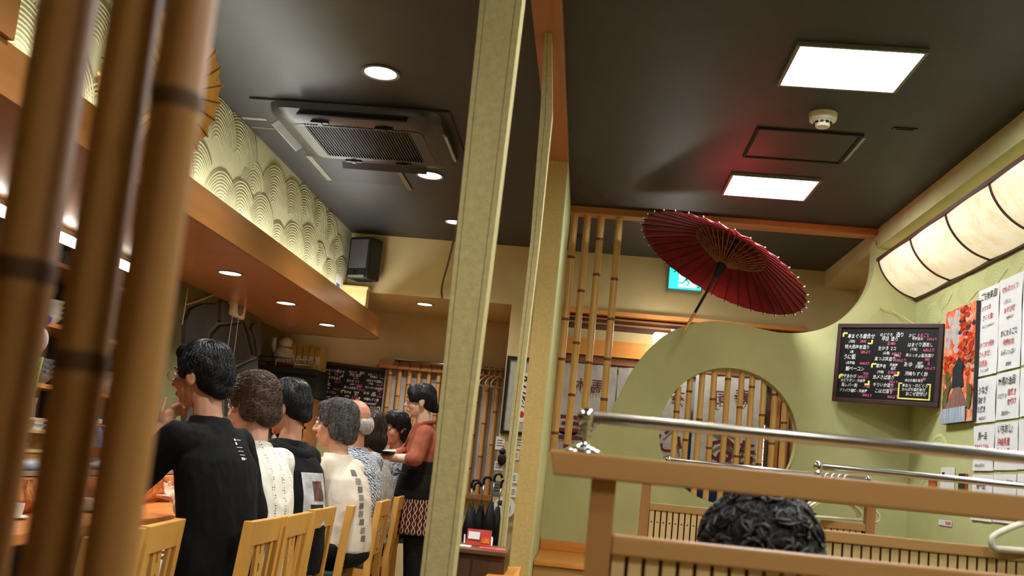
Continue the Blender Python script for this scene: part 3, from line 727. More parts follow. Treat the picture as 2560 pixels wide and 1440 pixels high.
for (r, c), (bl, rd) in SHEETS.items():
    ya = 5.232-.262*c; zt = ztops[r]+.004*c; w_, h_ = .254, .228
    o = thing('menu_sheet', ('white handwritten menu sheet, %s, %s' if c < 2 else 'white paper sheet, %s, %s') % (rown[r], coln[c]), 'menu sheet', (1.998, ya-w_/2, zt-h_), 'handwritten menu sheets on the right wall')
    g = MB(); nn_ = 7; rs = random.Random(r*7+c)
    ph = rs.uniform(0,6)
    for d in (0,.0008):
        for i in range(nn_):
            for j in range(nn_):
                u, v_ = i/(nn_-1), j/(nn_-1); wv = .0018*(math.sin(u*7+ph)+math.sin(v_*6+u*4+ph*2))
                g.v.append(V(1.9955-d-abs(wv), ya-w_*u, zt-h_+h_*v_))
    for k in range(2):
        for i in range(nn_-1):
            for j in range(nn_-1):
                q = k*nn_*nn_+i*nn_+j; g.f.append((q,q+1,q+nn_+1,q+nn_)); g.mi.append(0)
    g.build('sheet', M['paper'], o, True)
    for L, m in ((bl,M['ink']),(rd,M['redink'])):
        for q_ in L: lettering(o, [q_], m, (1.9905,ya,zt-h_), (0,-1,0), (0,0,1), (-1,0,0), .0006, .06)
def flyer(label, px0, px1, body, extra):
    a = at(*px0,'x',1.997); b = at(*px1,'x',1.997)
    o = thing('flyer', label, 'flyer', (1.997,(a.y+b.y)/2,b.z), 'small flyers on the green right wall')
    MB().box((1.9955,b.y,b.z), (1.9965,a.y,a.z)).build('sheet', body, o)
    for (u0,u1,v0,v1), m in extra:
        MB().box((1.9948,a.y+(b.y-a.y)*u1,b.z+(a.z-b.z)*v0), (1.9956,a.y+(b.y-a.y)*u0,b.z+(a.z-b.z)*v1)).build('printed_block', m, o)
gl = plain('flyer_green', (60,96,50), .6)
flyer('small red and green flyer left of the white flyer on the green wall', (2323,1184), (2339,1262), plain('flyer_red', (168,60,44), .6), [((.1,.9,.3,.7),cO),((.0,1,.0,.2),gl)])
flyer('small white flyer with red writing and lines below on the green wall', (2353,1168), (2384,1262), M['paper'], [((.3,.9,.60,.76),M['redink']),((.1,.3,.64,.86),M['ink']),((.1,.9,.18,.22),M['ink']),((.1,.8,.28,.31),M['ink'])])
flyer('small black flyer with red edge beside the menu sheets', (2397,1184), (2417,1262), M['black'], [((.8,1,.0,1),M['redink']),((.2,.7,.1,.35),M['grey'])])
flyer('tiny white card low on the green wall below the white flyer', (2347,1298), (2379,1317), M['paper'], [((.55,.95,.2,.8),M['chalk_p'])])

# ---------------------------------------------------------------- booth partitions
def booth(label, Y, x0, x1, posts, ztop, zrail, panel, pitch, pipe, zp, peg=False, hangers=()):
    t = thing('booth_partition', label, 'booth partition', ((x0+x1)/2,Y,0), 'slatted wooden booth partitions')
    k = .036
    MB().prism([V(x0-.006,Y-.012,ztop),V(x1,Y-.012,ztop),V(x1,Y-.012,ztop-k),V(x0+.002,Y-.012,ztop-k)], (0,.062,0)).build('top_rail', M['booth'], t, bevel=.003)
    for p in posts: MB().box((p,Y,0), (p+.036,Y+.04,ztop-k)).build('post', M['boothv'], t, bevel=.002)
    a, b = panel
    MB().box((a,Y+.002,zrail-.029), (b,Y+.036,zrail)).build('panel_rail', M['booth'], t, bevel=.003)
    MB().box((a,Y+.002,.34), (b,Y+.036,.375)).build('bottom_rail', M['booth'], t, bevel=.003)
    MB().box((a,Y+.030,.36), (b,Y+.034,zrail-.02)).build('back_board', M['darkwood'], t)
    nsl = int((b-a)/pitch); base = None
    for i in range(nsl):
        x = a+pitch*(i+.5)
        if base is None:
            m = MB(); m.box((x-pitch*.38,Y+.008,.37), (x+pitch*.38,Y+.026,zrail-.027))
            if peg: m.m = 1; m.lathe([(.0032,0),(.0032,.0012),(.0001,.0012)], (x,Y+.0085,zrail-.075), 8, Matrix.Rotation(math.pi/2,3,'X'))
            base = m.build('slat', [M['slat'],M['matblack']], t); xb = x
        else:
            c = base.copy(); COL.objects.link(c); c.parent = t; c.location = (x-xb,0,0)
    # chrome pipe on turned brackets
    pa, pb, br = pipe; yc = Y+.02
    pr = MB().tube([(pa,yc,zp),(pb,yc,zp)], .0088, 14).build('chrome_pipe', M['steel'], t, True)
    for bx in br:
        b0 = ztop
        MB().lathe([(.030,0),(.030,.003),(.022,.006),(.012,.010),(.0085,.018),(.0085,.026),(.011,.028),(.0085,.031),(.0085,.037),(.011,.039),(.0085,.042),(.009,zp-b0-.010),(.006,zp-b0-.006)], (bx,yc,b0), 18).build('bracket', M['chrome'], t, True)
        MB().ell((bx,yc,zp), .0135, None, 16, 10).build('pipe_knob', M['chrome'], t, True)
    return t
booth('slatted booth partition closest to the camera with thick chrome pipe', 1.45, -.042, 1.98, [.016,.70,1.40], 1.142, 1.029, (.052,1.96), .0245, (.0,1.95,[.0,1.0,1.9]), 1.196)
booth('middle booth partition with chrome pipe, between the front booth and the hangers', 2.65, .455, 1.98, [.462,1.2], 1.128, 1.022, (.498,1.96), .0243, (.622,1.95,[.622,1.9]), 1.186)
booth('far booth partition with pale slats and empty hangers on its pipe', 4.0, .235, 1.19, [.247,1.127], 1.125, 1.011, (.283,1.127), .0238, (.345,1.135,[.345,1.135]), 1.187, True)
# cream hangers
def hanger(label, p, yaw, s=1.0, r=.0055, grp=None):
    t = thing('clothes_hanger', label, 'hanger', (p[0],p[1],p[2]), grp)
    w = .20*s
    hk = [V(.0,0,-.045)]+[V(.0+.014*math.sin(a)-.0,0,.0-.004+.014*math.cos(a)) for a in [math.radians(q) for q in range(120,-150,-30)]]
    hk = [V(0,0,-.055),V(0,0,-.035),V(.012,0,-.022),V(.017,0,-.006),V(.012,0,.008),V(0,0,.013),V(-.012,0,.008),V(-.016,0,-.004)]
    MB().tube(curve_pts(hk,3), r*.75, 7).build('hook', M['cream'], t, True, local=True)
    body = [V(0,0,-.055),V(w*.5,0,-.085),V(w*.92,0,-.122),V(w,0,-.14),V(w*.96,0,-.158),V(w*.8,0,-.16),V(0,0,-.158),V(-w*.8,0,-.16),V(-w*.96,0,-.158),V(-w,0,-.14),V(-w*.92,0,-.122),V(-w*.5,0,-.085),V(0,0,-.055)]
    MB().tube(curve_pts(body,4), r, 8).build('shoulder_bar', M['cream'], t, True, local=True)
    t.rotation_euler = (0,0,yaw); return t
hg = 'cream hangers on the far booth pipe'
for i, (x, yw) in enumerate(((.975,.62),(1.0,.70),(1.025,.66),(1.05,.55))):
    hanger('cream plastic hanger on the far booth pipe, %s of the four' % ['leftmost','second from left','third from left','rightmost'][i], (x,4.02,1.181), yw, .95, .005, hg)
hanger('thick cream hanger on the middle booth pipe at the right edge', (1.245,2.67,1.18), .25, 1.0, .009)
# benches behind the partitions
for lab, ya, yb, xa in (('green cushioned bench behind the front booth partition', 1.52, 1.98, .1), ('green cushioned bench facing the front booth, below view', 2.2, 2.63, .5)):
    b_ = thing('booth_bench', lab, 'bench', (1.0,(ya+yb)/2,0), 'booth benches')
    MB().box((xa,ya,.0), (1.95,yb,.36)).build('bench_base', M['boothv'], b_, bevel=.004)
    MB().box((xa,ya,.36), (1.95,yb,.42)).build('bench_cushion', fabric('bench_green', (70,92,70), (84,106,82)), b_, bevel=.02)
# ---------------------------------------------------------------- entrance: door, curtain, lamp, exit sign
YD = 7.64
dr = thing('door_1', None, None, (.68,YD,0), None, 'structure')
def dbar(name, x0, x1, z0, z1, mat, y0=YD-.03, y1=YD+.05, bev=.003): return MB().box((x0,y0,z0), (x1,y1,z1)).build(name, mat, dr, bevel=bev)
dbar('lintel', -.26,1.62,2.318,2.352, M['ledge'], YD-.06)
dbar('head_board', -.26,1.62,2.20,2.318, M['darkwood'], YD+.02)
dbar('track', -.26,1.62,2.285,2.30, M['midwood'], YD-.02); dbar('track', -.26,1.62,2.245,2.262, M['midwood'], YD-.01)
dbar('transom_panel', -.26,1.62,2.12,2.205, M['tan'], YD+.01)
dbar('transom_rail', -.26,1.62,1.995,2.12, M['ledge'], YD-.04)
dbar('door_head', -.26,1.62,1.90,1.995, M['midwood'], YD)
dbar('jamb', -.255,-.20,0,1.995, M['ledge'], YD-.05); dbar('jamb', 1.56,1.62,0,1.995, M['midwood'], YD-.05)
M['frost'] = plain('grey_frosted_glass', (150,148,146), .35, 0, .4, .1, 4)
dbar('glass_panel', -.20,.62,0,1.9, M['frost'], YD+.03,YD+.05,0); dbar('glass_panel', .62,1.30,0,1.9, M['frost'], YD+.03,YD+.05,0)
dbar('door_stile', .60,.64,0,1.9, M['midwood'], YD+.01); dbar('door_board', 1.365,1.56,0,1.9, M['darkwood'], YD+.0)
dbar('door_stile', 1.44,1.47,0,1.9, M['midwood'], YD-.012); dbar('door_stile', 1.515,1.54,0,1.9, M['midwood'], YD-.012)
wn = thing('window_1', None, None, (1.325,YD,1.0), None, 'structure')
MB().box((1.298,YD-.01,.85), (1.362,YD+.03,1.58)).build('bright_pane', glow('night_lit_pane', (232,232,255), 1.3), wn)
for k in range(14): MB().box((1.298,YD-.014,.90+k*.05), (1.362,YD-.009,.906+k*.05)).build('glazing_line', M['grey'], wn)
MB().box((1.295,YD-.02,1.58), (1.365,YD+.03,1.66)).build('mid_rail', M['black'], wn)
MB().box((1.298,YD-.01,1.66), (1.362,YD+.03,1.9)).build('upper_pane', plain('teal_glass', (92,120,104), .3), wn)
# curtain with mirrored writing
def cloth_panel(x0, x1, z0, z1, y, amp, mat, name, parent, ph=0, n=26):
    g = MB()
    for d in (0,.003):
        for i in range(n+1):
            for j in range(7):
                u = i/n; v = j/6; g.v.append(V(x0+(x1-x0)*u, y+d+amp*(.4+.6*(1-v))*math.sin(u*(x1-x0)*38+ph)*1.0, z0+(z1-z0)*v))
    for k in range(2):
        for i in range(n):
            for j in range(6):
                q = k*(n+1)*7+i*7+j; g.f.append((q,q+1,q+8,q+7)); g.mi.append(0)
    return g.build(name, mat, parent, True)
M['linen'] = fabric('white_linen', (158,152,144), (176,170,162), 6, .85, .2, 30)
M['maroon'] = plain('maroon_print', (96,28,30), .8)
M['navy'] = fabric('navy_cloth', (26,36,66), (34,46,82))
cu = thing('noren_curtain', 'white linen door curtain with maroon brush writing seen from behind', 'curtain', (.5,YD-.16,1.9))
MB().tube([(-.24,YD-.16,1.915),(1.36,YD-.16,1.915)], .009, 8).build('curtain_rod', M['darkwood'], cu, True)
for i, (xa, xb) in enumerate(((-.215,.205),(.215,.755),(.80,1.285))): cloth_panel(xa, xb, .82, 1.912, YD-.165, .006, M['linen'], 'cloth_panel', cu, i)
def mk(ch, px, py, sz):
    p = at(px, py, 'y', YD-.18); lettering(cu, [(ch,-sz/2,-sz*.4,sz)], M['maroon'], p, (1,0,0), (0,0,1), (0,-1,0), .004, .02, True, 0.0, 'brush_writing', 1.0)
for q in (("木",1452,960,.10),("馬",1494,966,.11),("寿",1442,1078,.34),("本",1694,990,.11),("司",1803,992,.12),("寿",1857,992,.13),("る",1808,1105,.34),("き",1860,1130,.22),("心",1672,1095,.22)): mk(*q)
MB().box((.76,YD-.12,.6), (.80,YD-.10,1.5)).build('navy_strip', M['navy'], cu)
cloth_panel(.35,1.25,.55,1.10,YD-.19,.005,M['navy'],'navy_banner',cu,1)  # navy banner separate from the curtain, grouped under it
for x in (-.22,1.33): MB().box((x,YD-.165,1.90), (x+.02,YD+.001,1.93)).build('rod_bracket', M['darkwood'], cu)
dl_ = thing('door_lamp', 'glowing white rounded lamp by the door, left of the red umbrella handle', 'lamp', (.53,7.36,2.13))
MB().box((.448,7.32,2.088), (.640,7.40,2.180)).build('lamp_shade', glow('door_lamp_glow', (255,252,244), 9.0), dl_, bevel=.022, seg=4)
MB().box((.575,7.345,2.18), (.625,7.375,2.215)).tube([(.60,7.36,2.21),(.62,7.62,2.23)], .012, 8).build('bracket', M['steel'], dl_)
es = thing('exit_sign', 'glowing teal emergency exit sign half hidden behind the red umbrella', 'exit sign', (.65,7.55,2.57))
ea, eb = at(1676,664,'y',7.52), at(1752,726,'y',7.52)
MB().box((ea.x-.012,7.53,eb.z-.018), (eb.x+.01,7.60,ea.z+.012)).build('sign_case', M['grey'], es, bevel=.004)
MB().box((ea.x,7.522,eb.z), (eb.x,7.532,ea.z)).build('lit_face', glow('exit_teal', (30,190,160), 1.5, (30,190,160)), es)
ew, eh = eb.x-ea.x, ea.z-eb.z; wg = glow('exit_white', (235,255,250), 2.0); 
def ep(u, v): return V(ea.x+ew*u, 7.519, eb.z+eh*v)
MB().box(ep(.30,.08), ep(.85,.95)+V(0,.003,0)).build('pictogram_door', wg, es)
figm = glow('exit_figure', (20,150,130), .9, (20,150,130)); fg = MB()
for a, b, r in (((.62,.62),(.52,.42),.012),((.62,.60),(.74,.52),.007),((.60,.60),(.48,.60),.007),((.52,.42),(.62,.30),.009),((.62,.30),(.56,.14),.008),((.52,.42),(.42,.26),.009),((.42,.26),(.30,.24),.008)): fg.tube([ep(*a)-V(0,.002,0), ep(*b)-V(0,.002,0)], r, 6)
fg.ell(ep(.68,.76)-V(0,.002,0), (.014,.003,.014)); fg.build('running_figure', figm, es)

# ---------------------------------------------------------------- pillar wall: picture, notes, fan
pf = thing('framed_picture', 'black framed ink picture on the pillar behind the thin post', 'picture', (-.57,7.59,1.33))
fx0, fx1, fz0, fz1 = -.650, -.392, 1.325, 1.930
MB().box((fx0+.02,7.588,fz0+.02), (fx1-.02,7.596,fz1-.02)).build('mat_board', plain('grey_green_mat', (186,186,170), .7), pf)
for q in ((fx0,fx1,fz0,fz0+.026),(fx0,fx1,fz1-.026,fz1),(fx0,fx0+.022,fz0+.026,fz1-.026),(fx1-.022,fx1,fz0+.026,fz1-.026)): MB().box((q[0],7.575,q[2]), (q[1],7.6,q[3])).build('frame_bar', M['black'], pf, bevel=.002)
MB().box((fx0+.075,7.585,fz0+.10), (fx1-.05,7.589,fz1-.12)).build('print_sheet', M['paper'], pf)
rs = random.Random(5)
for k in range(9):
    z = fz1-.16-k*.026; x = rs.uniform(fx0+.10,fx1-.12); MB().tube(curve_pts([V(x,7.584,z),V(x+.03,7.584,z+rs.uniform(-.02,.02)),V(x+.055,7.584,z-.02)],4), rs.uniform(.003,.007), 5).build('ink_stroke', M['ink'], pf)
MB().ell((fx0+.15,7.585,fz0+.16), (.022,.002,.026)).build('red_mark', M['redink'], pf)
MB().ell((fx0+.12,7.585,fz0+.14), (.02,.002,.016)).build('ink_blot', plain('blue_ink', (60,80,120), .7), pf)
nb = [(1250,1108,.035,.05,'paper'),(1297,1107,.03,.05,'cream'),(1247,1165,.035,.035,'paper'),(1287,1138,.035,.035,'cream'),(1282,1195,.038,.04,'paper'),(1240,1220,.04,.055,'grey'),(1280,1230,.038,.04,'paper')]
names = ['small white card at the top left of the pinned notes under the framed picture','photo card at the top right of the pinned notes under the framed picture','white slip beside the dark charm on the pillar','cream slip right of the dark charm on the pillar','white slip lower right among the pinned notes','grey photo card above the round fan','white slip right of the grey photo card']
for (x,y,a,b,m), lb in zip(nb, names):
    p = at(x,y,'y',7.596); o = thing('pinned_note', lb, 'note', (p.x,7.598,p.z-b), 'notes pinned on the pillar')
    MB().box((p.x-a,7.594,p.z-b), (p.x+a,7.598,p.z+b)).build('sheet', M[m], o)
    for k in range(3): MB().box((p.x-a*.7,7.5925,p.z+b*(.4-.4*k)), (p.x+a*.6,7.5942,p.z+b*(.5-.4*k))).build('text_line', M['ink'], o)
p = at(1255,1142,'y',7.57); ch_ = thing('charm', 'black little figure charm hanging on the pillar', 'charm', (p.x,7.58,p.z-.06))
MB().ell((p.x,7.575,p.z-.02), (.034,.02,.05)).build('body', M['black'], ch_, True); MB().ell((p.x,7.573,p.z+.04), (.026,.02,.026)).build('head', M['black'], ch_, True); MB().tube([(p.x,7.58,p.z+.06),(p.x,7.597,p.z+.1)], .003, 5).build('loop', M['redink'], ch_)
p = at(1261,1268,'y',7.57); fn = thing('round_fan', 'round white paper fan with dark marks on the pillar', 'fan', (p.x,7.58,p.z-.08))
MB().lathe([(.083,0),(.083,.004),(.0001,.006)], p, 32, Matrix.Rotation(math.pi/2,3,'X')).build('disc', M['paper'], fn)
MB().ell(p+V(-.03,-.006,.03), (.028,.003,.02)).build('ink_mark', M['darkwood'], fn); MB().ell(p+V(.035,-.006,-.01), (.012,.003,.04)).build('ink_mark', M['ink'], fn)

# ---------------------------------------------------------------- lattice window at the back left
YL = 8.62
lw = thing('bamboo_lattice', 'row of bamboo poles before a pale curtain on the back wall behind the waitress', 'lattice', (-1.2,YL,.85))
la, lb_ = at(962,930,'y',YL), at(1262,965,'y',YL)
MB().box((la.x,YL+.03,.80), (lb_.x,YL+.06,1.86)).build('back_curtain', M['linen'], lw)
MB().box((la.x-.05,YL-.05,1.83), (lb_.x+.02,YL+.07,1.90)).build('top_rail', M['midwood'], lw, bevel=.004)
MB().box((la.x-.05,YL-.05,.76), (lb_.x+.02,YL+.07,.81)).build('sill', M['midwood'], lw, bevel=.004)
xs = la.x+.05; i = 0
while xs < lb_.x-.02:
    bamboo('bamboo_pole', None, None, xs, YL, .81, 1.83, .020, [.9+.29*k+(i*.11 % .29) for k in range(4)], LB, parent=lw, n=10); xs += .088; i += 1
pr_ = thing('hook_rail', 'wooden rail with metal hooks above the bamboo lattice', 'hook rail', (-1.1,YL-.08,1.92))
MB().tube([(la.x+.1,YL-.09,1.905),(lb_.x,YL-.09,1.905)], .014, 8).build('rail', M['steel'], pr_, True)
for k in range(9): 
    x = la.x+.14+k*.095; MB().tube(curve_pts([V(x,YL-.09,1.893),V(x,YL-.095,1.865),V(x+.012,YL-.10,1.85),V(x+.02,YL-.10,1.866)],3), .004, 5).build('hook', M['black'], pr_)
for i, x in enumerate((-.93,-.88,-.83,-.78)):
    hanger('grey wire hanger on the hook rail by the umbrellas, %s' % ['leftmost of four','second of four','third of four','rightmost of four'][i], (x,YL-.09,1.905), 1.2, .8, .004, 'hangers on the hook rail')
# umbrella stand
us_ = thing('umbrella_stand', 'grey metal umbrella stand below the bamboo lattice', 'umbrella stand', (-.70,7.28,0))
c_ = V(-.70,7.28,0)
for k in range(4):
    a = math.pi/4+k*math.pi/2; MB().tube([c_+V(.14*math.cos(a),.11*math.sin(a),0), c_+V(.14*math.cos(a),.11*math.sin(a),.56)], .011, 8).build('upright', M['steel'], us_, True)
for z in (.06,.30,.56):
    q = [c_+V(.14*math.cos(math.pi/4+k*math.pi/2),.11*math.sin(math.pi/4+k*math.pi/2),z) for k in range(5)]; MB().tube(q, .008, 6).build('ring', M['steel'], us_)
MB().box(c_+V(-.11,-.09,.0), c_+V(.11,.09,.02)).build('tray', M['grey'], us_)
bl_ = fabric('black_nylon', (18,18,20), (28,28,32), 9, .6)
for i, (dx, dy, tx, h) in enumerate(((-.06,-.04,-.03,.90),(-.01,.02,.0,.93),(.04,-.02,.03,.96),(.07,.03,.05,.92),(-.03,.05,-.05,.88))):
    b0 = c_+V(dx,dy,.03); t0 = c_+V(dx+tx,dy,h); d = (t0-b0)
    o = thing('folded_umbrella', 'folded black umbrella in the metal stand, ' + ['leftmost','second from left','tallest, near the middle','rightmost','rear left'][i], 'umbrella', b0, 'umbrellas in the stand')
    MB().tube([b0,b0+d*.1,b0+d*.3,b0+d*.66,b0+d*.84], [.008,.026,.044,.050,.016], 10).build('canopy', bl_, o, True)
    MB().tube([b0+d*.84,t0], .005, 6).build('shaft', M['steel'], o, True)
    e = t0; MB().tube(curve_pts([e,e+V(0,0,.03),e+V(.015,0,.055),e+V(.045,0,.055),e+V(.055,0,.03)],4), .010, 8).build('crook_handle', M['black'], o, True)
# low cabinet with brochures, bench end, ledge by the green wall
cb = thing('cabinet', 'low dark wooden cabinet holding brochures at the foot of the thin post', 'cabinet', (-.36,3.45,0))
MB().box((-.445,3.36,0), (-.23,3.56,.80)).build('body', M['darkwood'], cb, bevel=.003); MB().box((-.455,3.345,.80), (-.227,3.57,.815)).build('top', wood('walnut_top', (92,62,40), (120,82,52), 'x'), cb, bevel=.003)
MB().box((-.44,3.355,.42), (-.345,3.36,.78)).build('door', M['darkwood'], cb, bevel=.002); MB().box((-.337,3.355,.42), (-.235,3.36,.78)).build('door', M['darkwood'], cb, bevel=.002)
cols = [((205,60,50),'red and white brochure leaning at the back on the dark cabinet'),((226,220,210),'white leaflet lying flat at the left of the dark cabinet'),((214,90,84),'pink leaflet lying flat at the right of the dark cabinet')]
for i, (c, lab) in enumerate(cols):
    o = thing('brochure', lab, 'brochure', (-.36,3.45,.815), 'brochures on the cabinet')
    if i == 0:
        R = Matrix.Rotation(-.35,3,'X'); MB().obox((-.335,3.47,.845), (.085,.004,.058), R).build('cover', plain('brochure_red', c, .4), o); MB().obox((-.352,3.464,.852), (.04,.002,.026), R).build('white_block', M['paper'], o); MB().obox((-.312,3.463,.838), (.03,.002,.02), R).build('orange_block', cO, o)
    else:
        x = -.40 if i == 1 else -.28; MB().box((x-.045,3.39,.8155), (x+.045,3.46,.8175)).build('cover', plain('leaflet', c, .5), o); MB().box((x-.035,3.40,.8176), (x+.01,3.43,.8180)).build('printed_block', M['redink'], o)
tb = thing('table_end', 'honey wooden table end at the bottom between the posts', 'table', (-.29,3.05,0))
MB().prism([at(1208,1446,'z',.74),at(1236,1413,'z',.74),at(1303,1417,'z',.74),at(1296,1446,'z',.74)], (0,0,-.035)).build('top', M['ledge'], tb, bevel=.003)
q = at(1258,1432,'z',.74); MB().box((q.x-.02,q.y-.05,0), (q.x+.02,q.y+.05,.705)).build('leg', M['boothv'], tb)
lg = thing('wooden_ledge', 'orange wooden ledge in the corner below the green wall', 'ledge', (.1,5.9,0))
MB().box((-.215,5.45,.575), (.55,6.245,.60)).build('top', M['ledge'], lg, bevel=.003); MB().box((-.215,5.47,.0), (.55,6.24,.575)).build('front_panel', M['booth'], lg)
MB().box((-.215,6.20,.60), (.55,6.248,.66)).build('upstand', M['ledge'], lg, bevel=.003)
# cord hanging by the near post, hook and wires
cd = tag(MB().tube(curve_pts([at(1163,440,'y',6.2),at(1143,560,'y',6.6),at(1122,650,'y',7.0),at(1105,715,'y',7.55),at(1106,745,'y',7.58)],6), .007, 6).build('cable', plain('brown_cable', (84,72,52), .6), None, True), 'thin dark cable running down beside the near post', 'cable')

# ---------------------------------------------------------------- speaker and fittings over the fascia
sp = thing('loudspeaker', 'black loudspeaker high in the corner above the wooden fascia', 'loudspeaker', (-1.84,7.45,2.40))
R = RZ(math.radians(-22)); c = V(-1.84,7.47,2.575)
MB().obox(c, (.20,.17,.33), R).build('cabinet', M['black'], sp, bevel=.014)
MB().obox(c+R@V(0,-.086,.03), (.165,.012,.23), R).build('grille', plain('grey_grille', (88,82,84), .5), sp, bevel=.006)
for s in (-1,1): MB().tube([c+R@V(.05*s,-.080,-.115), c+R@V(.05*s,-.092,-.115)], [.026,.030], 14).build('port', M['matblack'], sp)
MB().obox(c+R@V(0,-.092,-.150), (.15,.012,.02), R).build('chin', M['grey'], sp, bevel=.004); MB().obox(c+R@V(0,-.0925,-.06), (.02,.003,.006), R).build('badge', M['chrome'], sp)
MB().obox(c+R@V(0,.10,.05), (.05,.06,.08), R).build('bracket', M['black'], sp)
wp = thing('wooden_box', 'small pale wooden box on the fascia under the loudspeaker', 'box', (-1.91,7.56,2.24))
MB().box((-2.0,7.5,2.205), (-1.80,7.598,2.35)).build('body', M['slat'], wp, bevel=.004); MB().box((-2.0,7.485,2.345), (-1.79,7.598,2.365)).build('lid', M['slat'], wp, bevel=.003)
sk = thing('wall_sticker', 'small white and blue sticker low on the combed plaster', 'sticker', at(845,705,'x',-1.998)); p = at(845,706,'x',-1.998)
MB().box((-1.999,p.y-.07,p.z-.05), (-1.996,p.y+.07,p.z+.06)).build('white_sheet', M['paper'], sk); MB().box((-1.9965,p.y-.05,p.z-.045), (-1.9945,p.y+.05,p.z-.01)).build('blue_block', plain('sticker_blue', (70,96,190), .5), sk)
# ---------------------------------------------------------------- counter, kitchen side
XC = -1.74
ct = thing('sushi_counter', 'long wooden counter in front of the seated diners', 'counter', (-2.0,5.2,0))
MB().box((-2.14,2.4,.705), (XC,7.55,.745)).build('counter_top', M['counter'], ct, bevel=.006)
MB().box((-2.10,2.4,.0), (-1.98,7.55,.705)).build('front_panel', M['darkwood'], ct)
g = MB(); rs = random.Random(2); N = 60
for i in range(N+1):
    y = 2.4+5.15*i/N; w = .012*math.sin(y*9)+.01*math.sin(y*23+1)
    g.v += [V(-2.10+w,y,.745), V(-2.06+w*1.4,y,.80), V(-2.075+w,y,.875), V(-2.38,y,.88), V(-2.38,y,.745)]
for i in range(N):
    for j in range(4): g.f.append((i*5+j,i*5+j+1,(i+1)*5+j+1,(i+1)*5+j)); g.mi.append(0)
def burl():
    t = NT('burl_edge'); v = t.coords((1,1,1)); f = t.noise(v, 7, 6, .65, 2.2)
    t.set(t.ramp(f, [(.32,(74,40,22)),(.45,(168,92,40)),(.58,(206,140,84)),(.68,(150,120,104))]), .18, 0, .6); t.bump(f, .2, .02); return t.m
g.build('live_edge_slab', burl(), ct, 'auto')
# glass case with fish
def glassm():
    t = NT('clear_glass'); t.b.inputs['Transmission Weight'].default_value = 1; t.set((245,250,252), .03, 0, .5); t.b.inputs['IOR'].default_value = 1.05; t.b.inputs['Alpha'].default_value = .35; return t.m
M['glass'] = glassm()
gc = thing('glass_case', 'low glass display case of fish along the counter', 'display case', (-2.25,5.2,.88))
MB().box((-2.37,3.3,.8805), (-2.13,6.9,.895)).build('base_tray', M['steel'], gc)
MB().add([(-2.14,3.3,.895),(-2.14,6.9,.895),(-2.17,6.9,1.10),(-2.17,3.3,1.10)],[(0,1,2,3)]).build('front_pane', M['glass'], gc)
MB().box((-2.37,3.3,1.10), (-2.165,6.9,1.104)).build('top_pane', M['glass'], gc)
for y in (3.3,4.5,5.7,6.9): MB().tube([(-2.14,y,.895),(-2.17,y,1.10),(-2.37,y,1.10)], .005, 6).build('metal_edge', M['chrome'], gc)
MB().tube([(-2.17,3.3,1.102),(-2.17,6.9,1.102)], .006, 6).build('metal_edge', M['chrome'], gc)
fc = [((214,120,104),'pink'),((196,204,214),'silver'),((226,150,110),'salmon'),((236,226,214),'white'),((190,60,60),'deep red')]
rs = random.Random(8)
for i in range(10):
    y = 3.5+i*.35; c, nm = fc[i % 5]; lab = '%s fish fillet in the glass case, %s' % (nm, 'towards the front end' if i < 5 else 'towards the far end')
    o = thing('fish_fillet', lab, 'fish', (-2.25,y,.895), 'fish in the glass case'); m = plain('fish_'+nm.replace(' ','_'), c, .25, 0, .5, .2, 30)
    MB().loft([(V(-2.25,y,.895),.05,.11),(V(-2.25,y,.915),.055,.12,.1),(V(-2.25,y+.01,.93),.045,.10,.1),(V(-2.25,y+.02,.937),.02,.05,.1)], 14).build('flesh', m, o, True)
    MB().loft([(V(-2.25,y-.13,.897),.012,.012),(V(-2.25,y-.145,.91),.022,.02),(V(-2.25,y-.15,.925),.006,.01)], 10).build('tail_end', fcol if False else m, o, True)
# wrapped plastic tray and a white bowl on the customer side, bottle, cups etc.
def lathe_thing(name, label, cat, c, prof, mat, parts=(), grp=None):
    o = thing(name, label, cat, c, grp); MB().lathe(prof, c, 20).build('body', mat, o, 'auto')
    for nm, pf, m in parts: MB().lathe(pf, c, 20).build(nm, m, o, 'auto')
    return o
p = at(243,1085,'x',-2.3); lathe_thing('bottle', 'pale blue plastic bottle on the counter between the near bamboo poles', 'bottle', (p.x,p.y,.905), [(.03,0),(.034,.01),(.034,.12),(.026,.16),(.012,.185),(.012,.20)], plain('blue_plastic', (150,180,226), .2), [('cap',[(.014,.198),(.014,.222),(.0001,.223)],M['white']),('label_band',[(.0345,.04),(.0345,.09)],M['redink'])])
p = at(236,1168,'x',-2.0); lathe_thing('teacup', 'white teacup on the counter between the near bamboo poles', 'cup', (p.x,p.y,.7455), [(.022,0),(.034,.02),(.038,.055),(.035,.055),(.03,.022),(.0001,.012)], M['white'], [('saucer',[(.02,.0),(.055,.008),(.055,.011),(.0001,.004)],M['grey'])])
p = at(45,1192,'x',-2.0); lathe_thing('teacup', 'white cup at the far left between the bamboo poles', 'cup', (p.x,p.y,.7455), [(.022,0),(.034,.02),(.038,.055),(.035,.055),(.03,.022),(.0001,.012)], M['white'], [('saucer',[(.02,.0),(.055,.008),(.055,.011),(.0001,.004)],M['white'])])
wb = thing('wooden_box', 'pale wooden box rack on the counter at the far left', 'box', (-2.28,3.0,.885)); p = at(60,1120,'x',-2.26)
for z in (.885,.965,1.045): MB().box((-2.36,p.y-.16,z), (-2.22,p.y+.16,z+.012)).build('shelf', M['slat'], wb)
for s in (-.16,.15): MB().box((-2.36,p.y+s,.897), (-2.22,p.y+s+.012,1.045)).build('side', M['slat'], wb)
MB().box((-2.25,p.y-.14,.90), (-2.235,p.y+.14,.96)).build('front_board', M['chair'], wb)
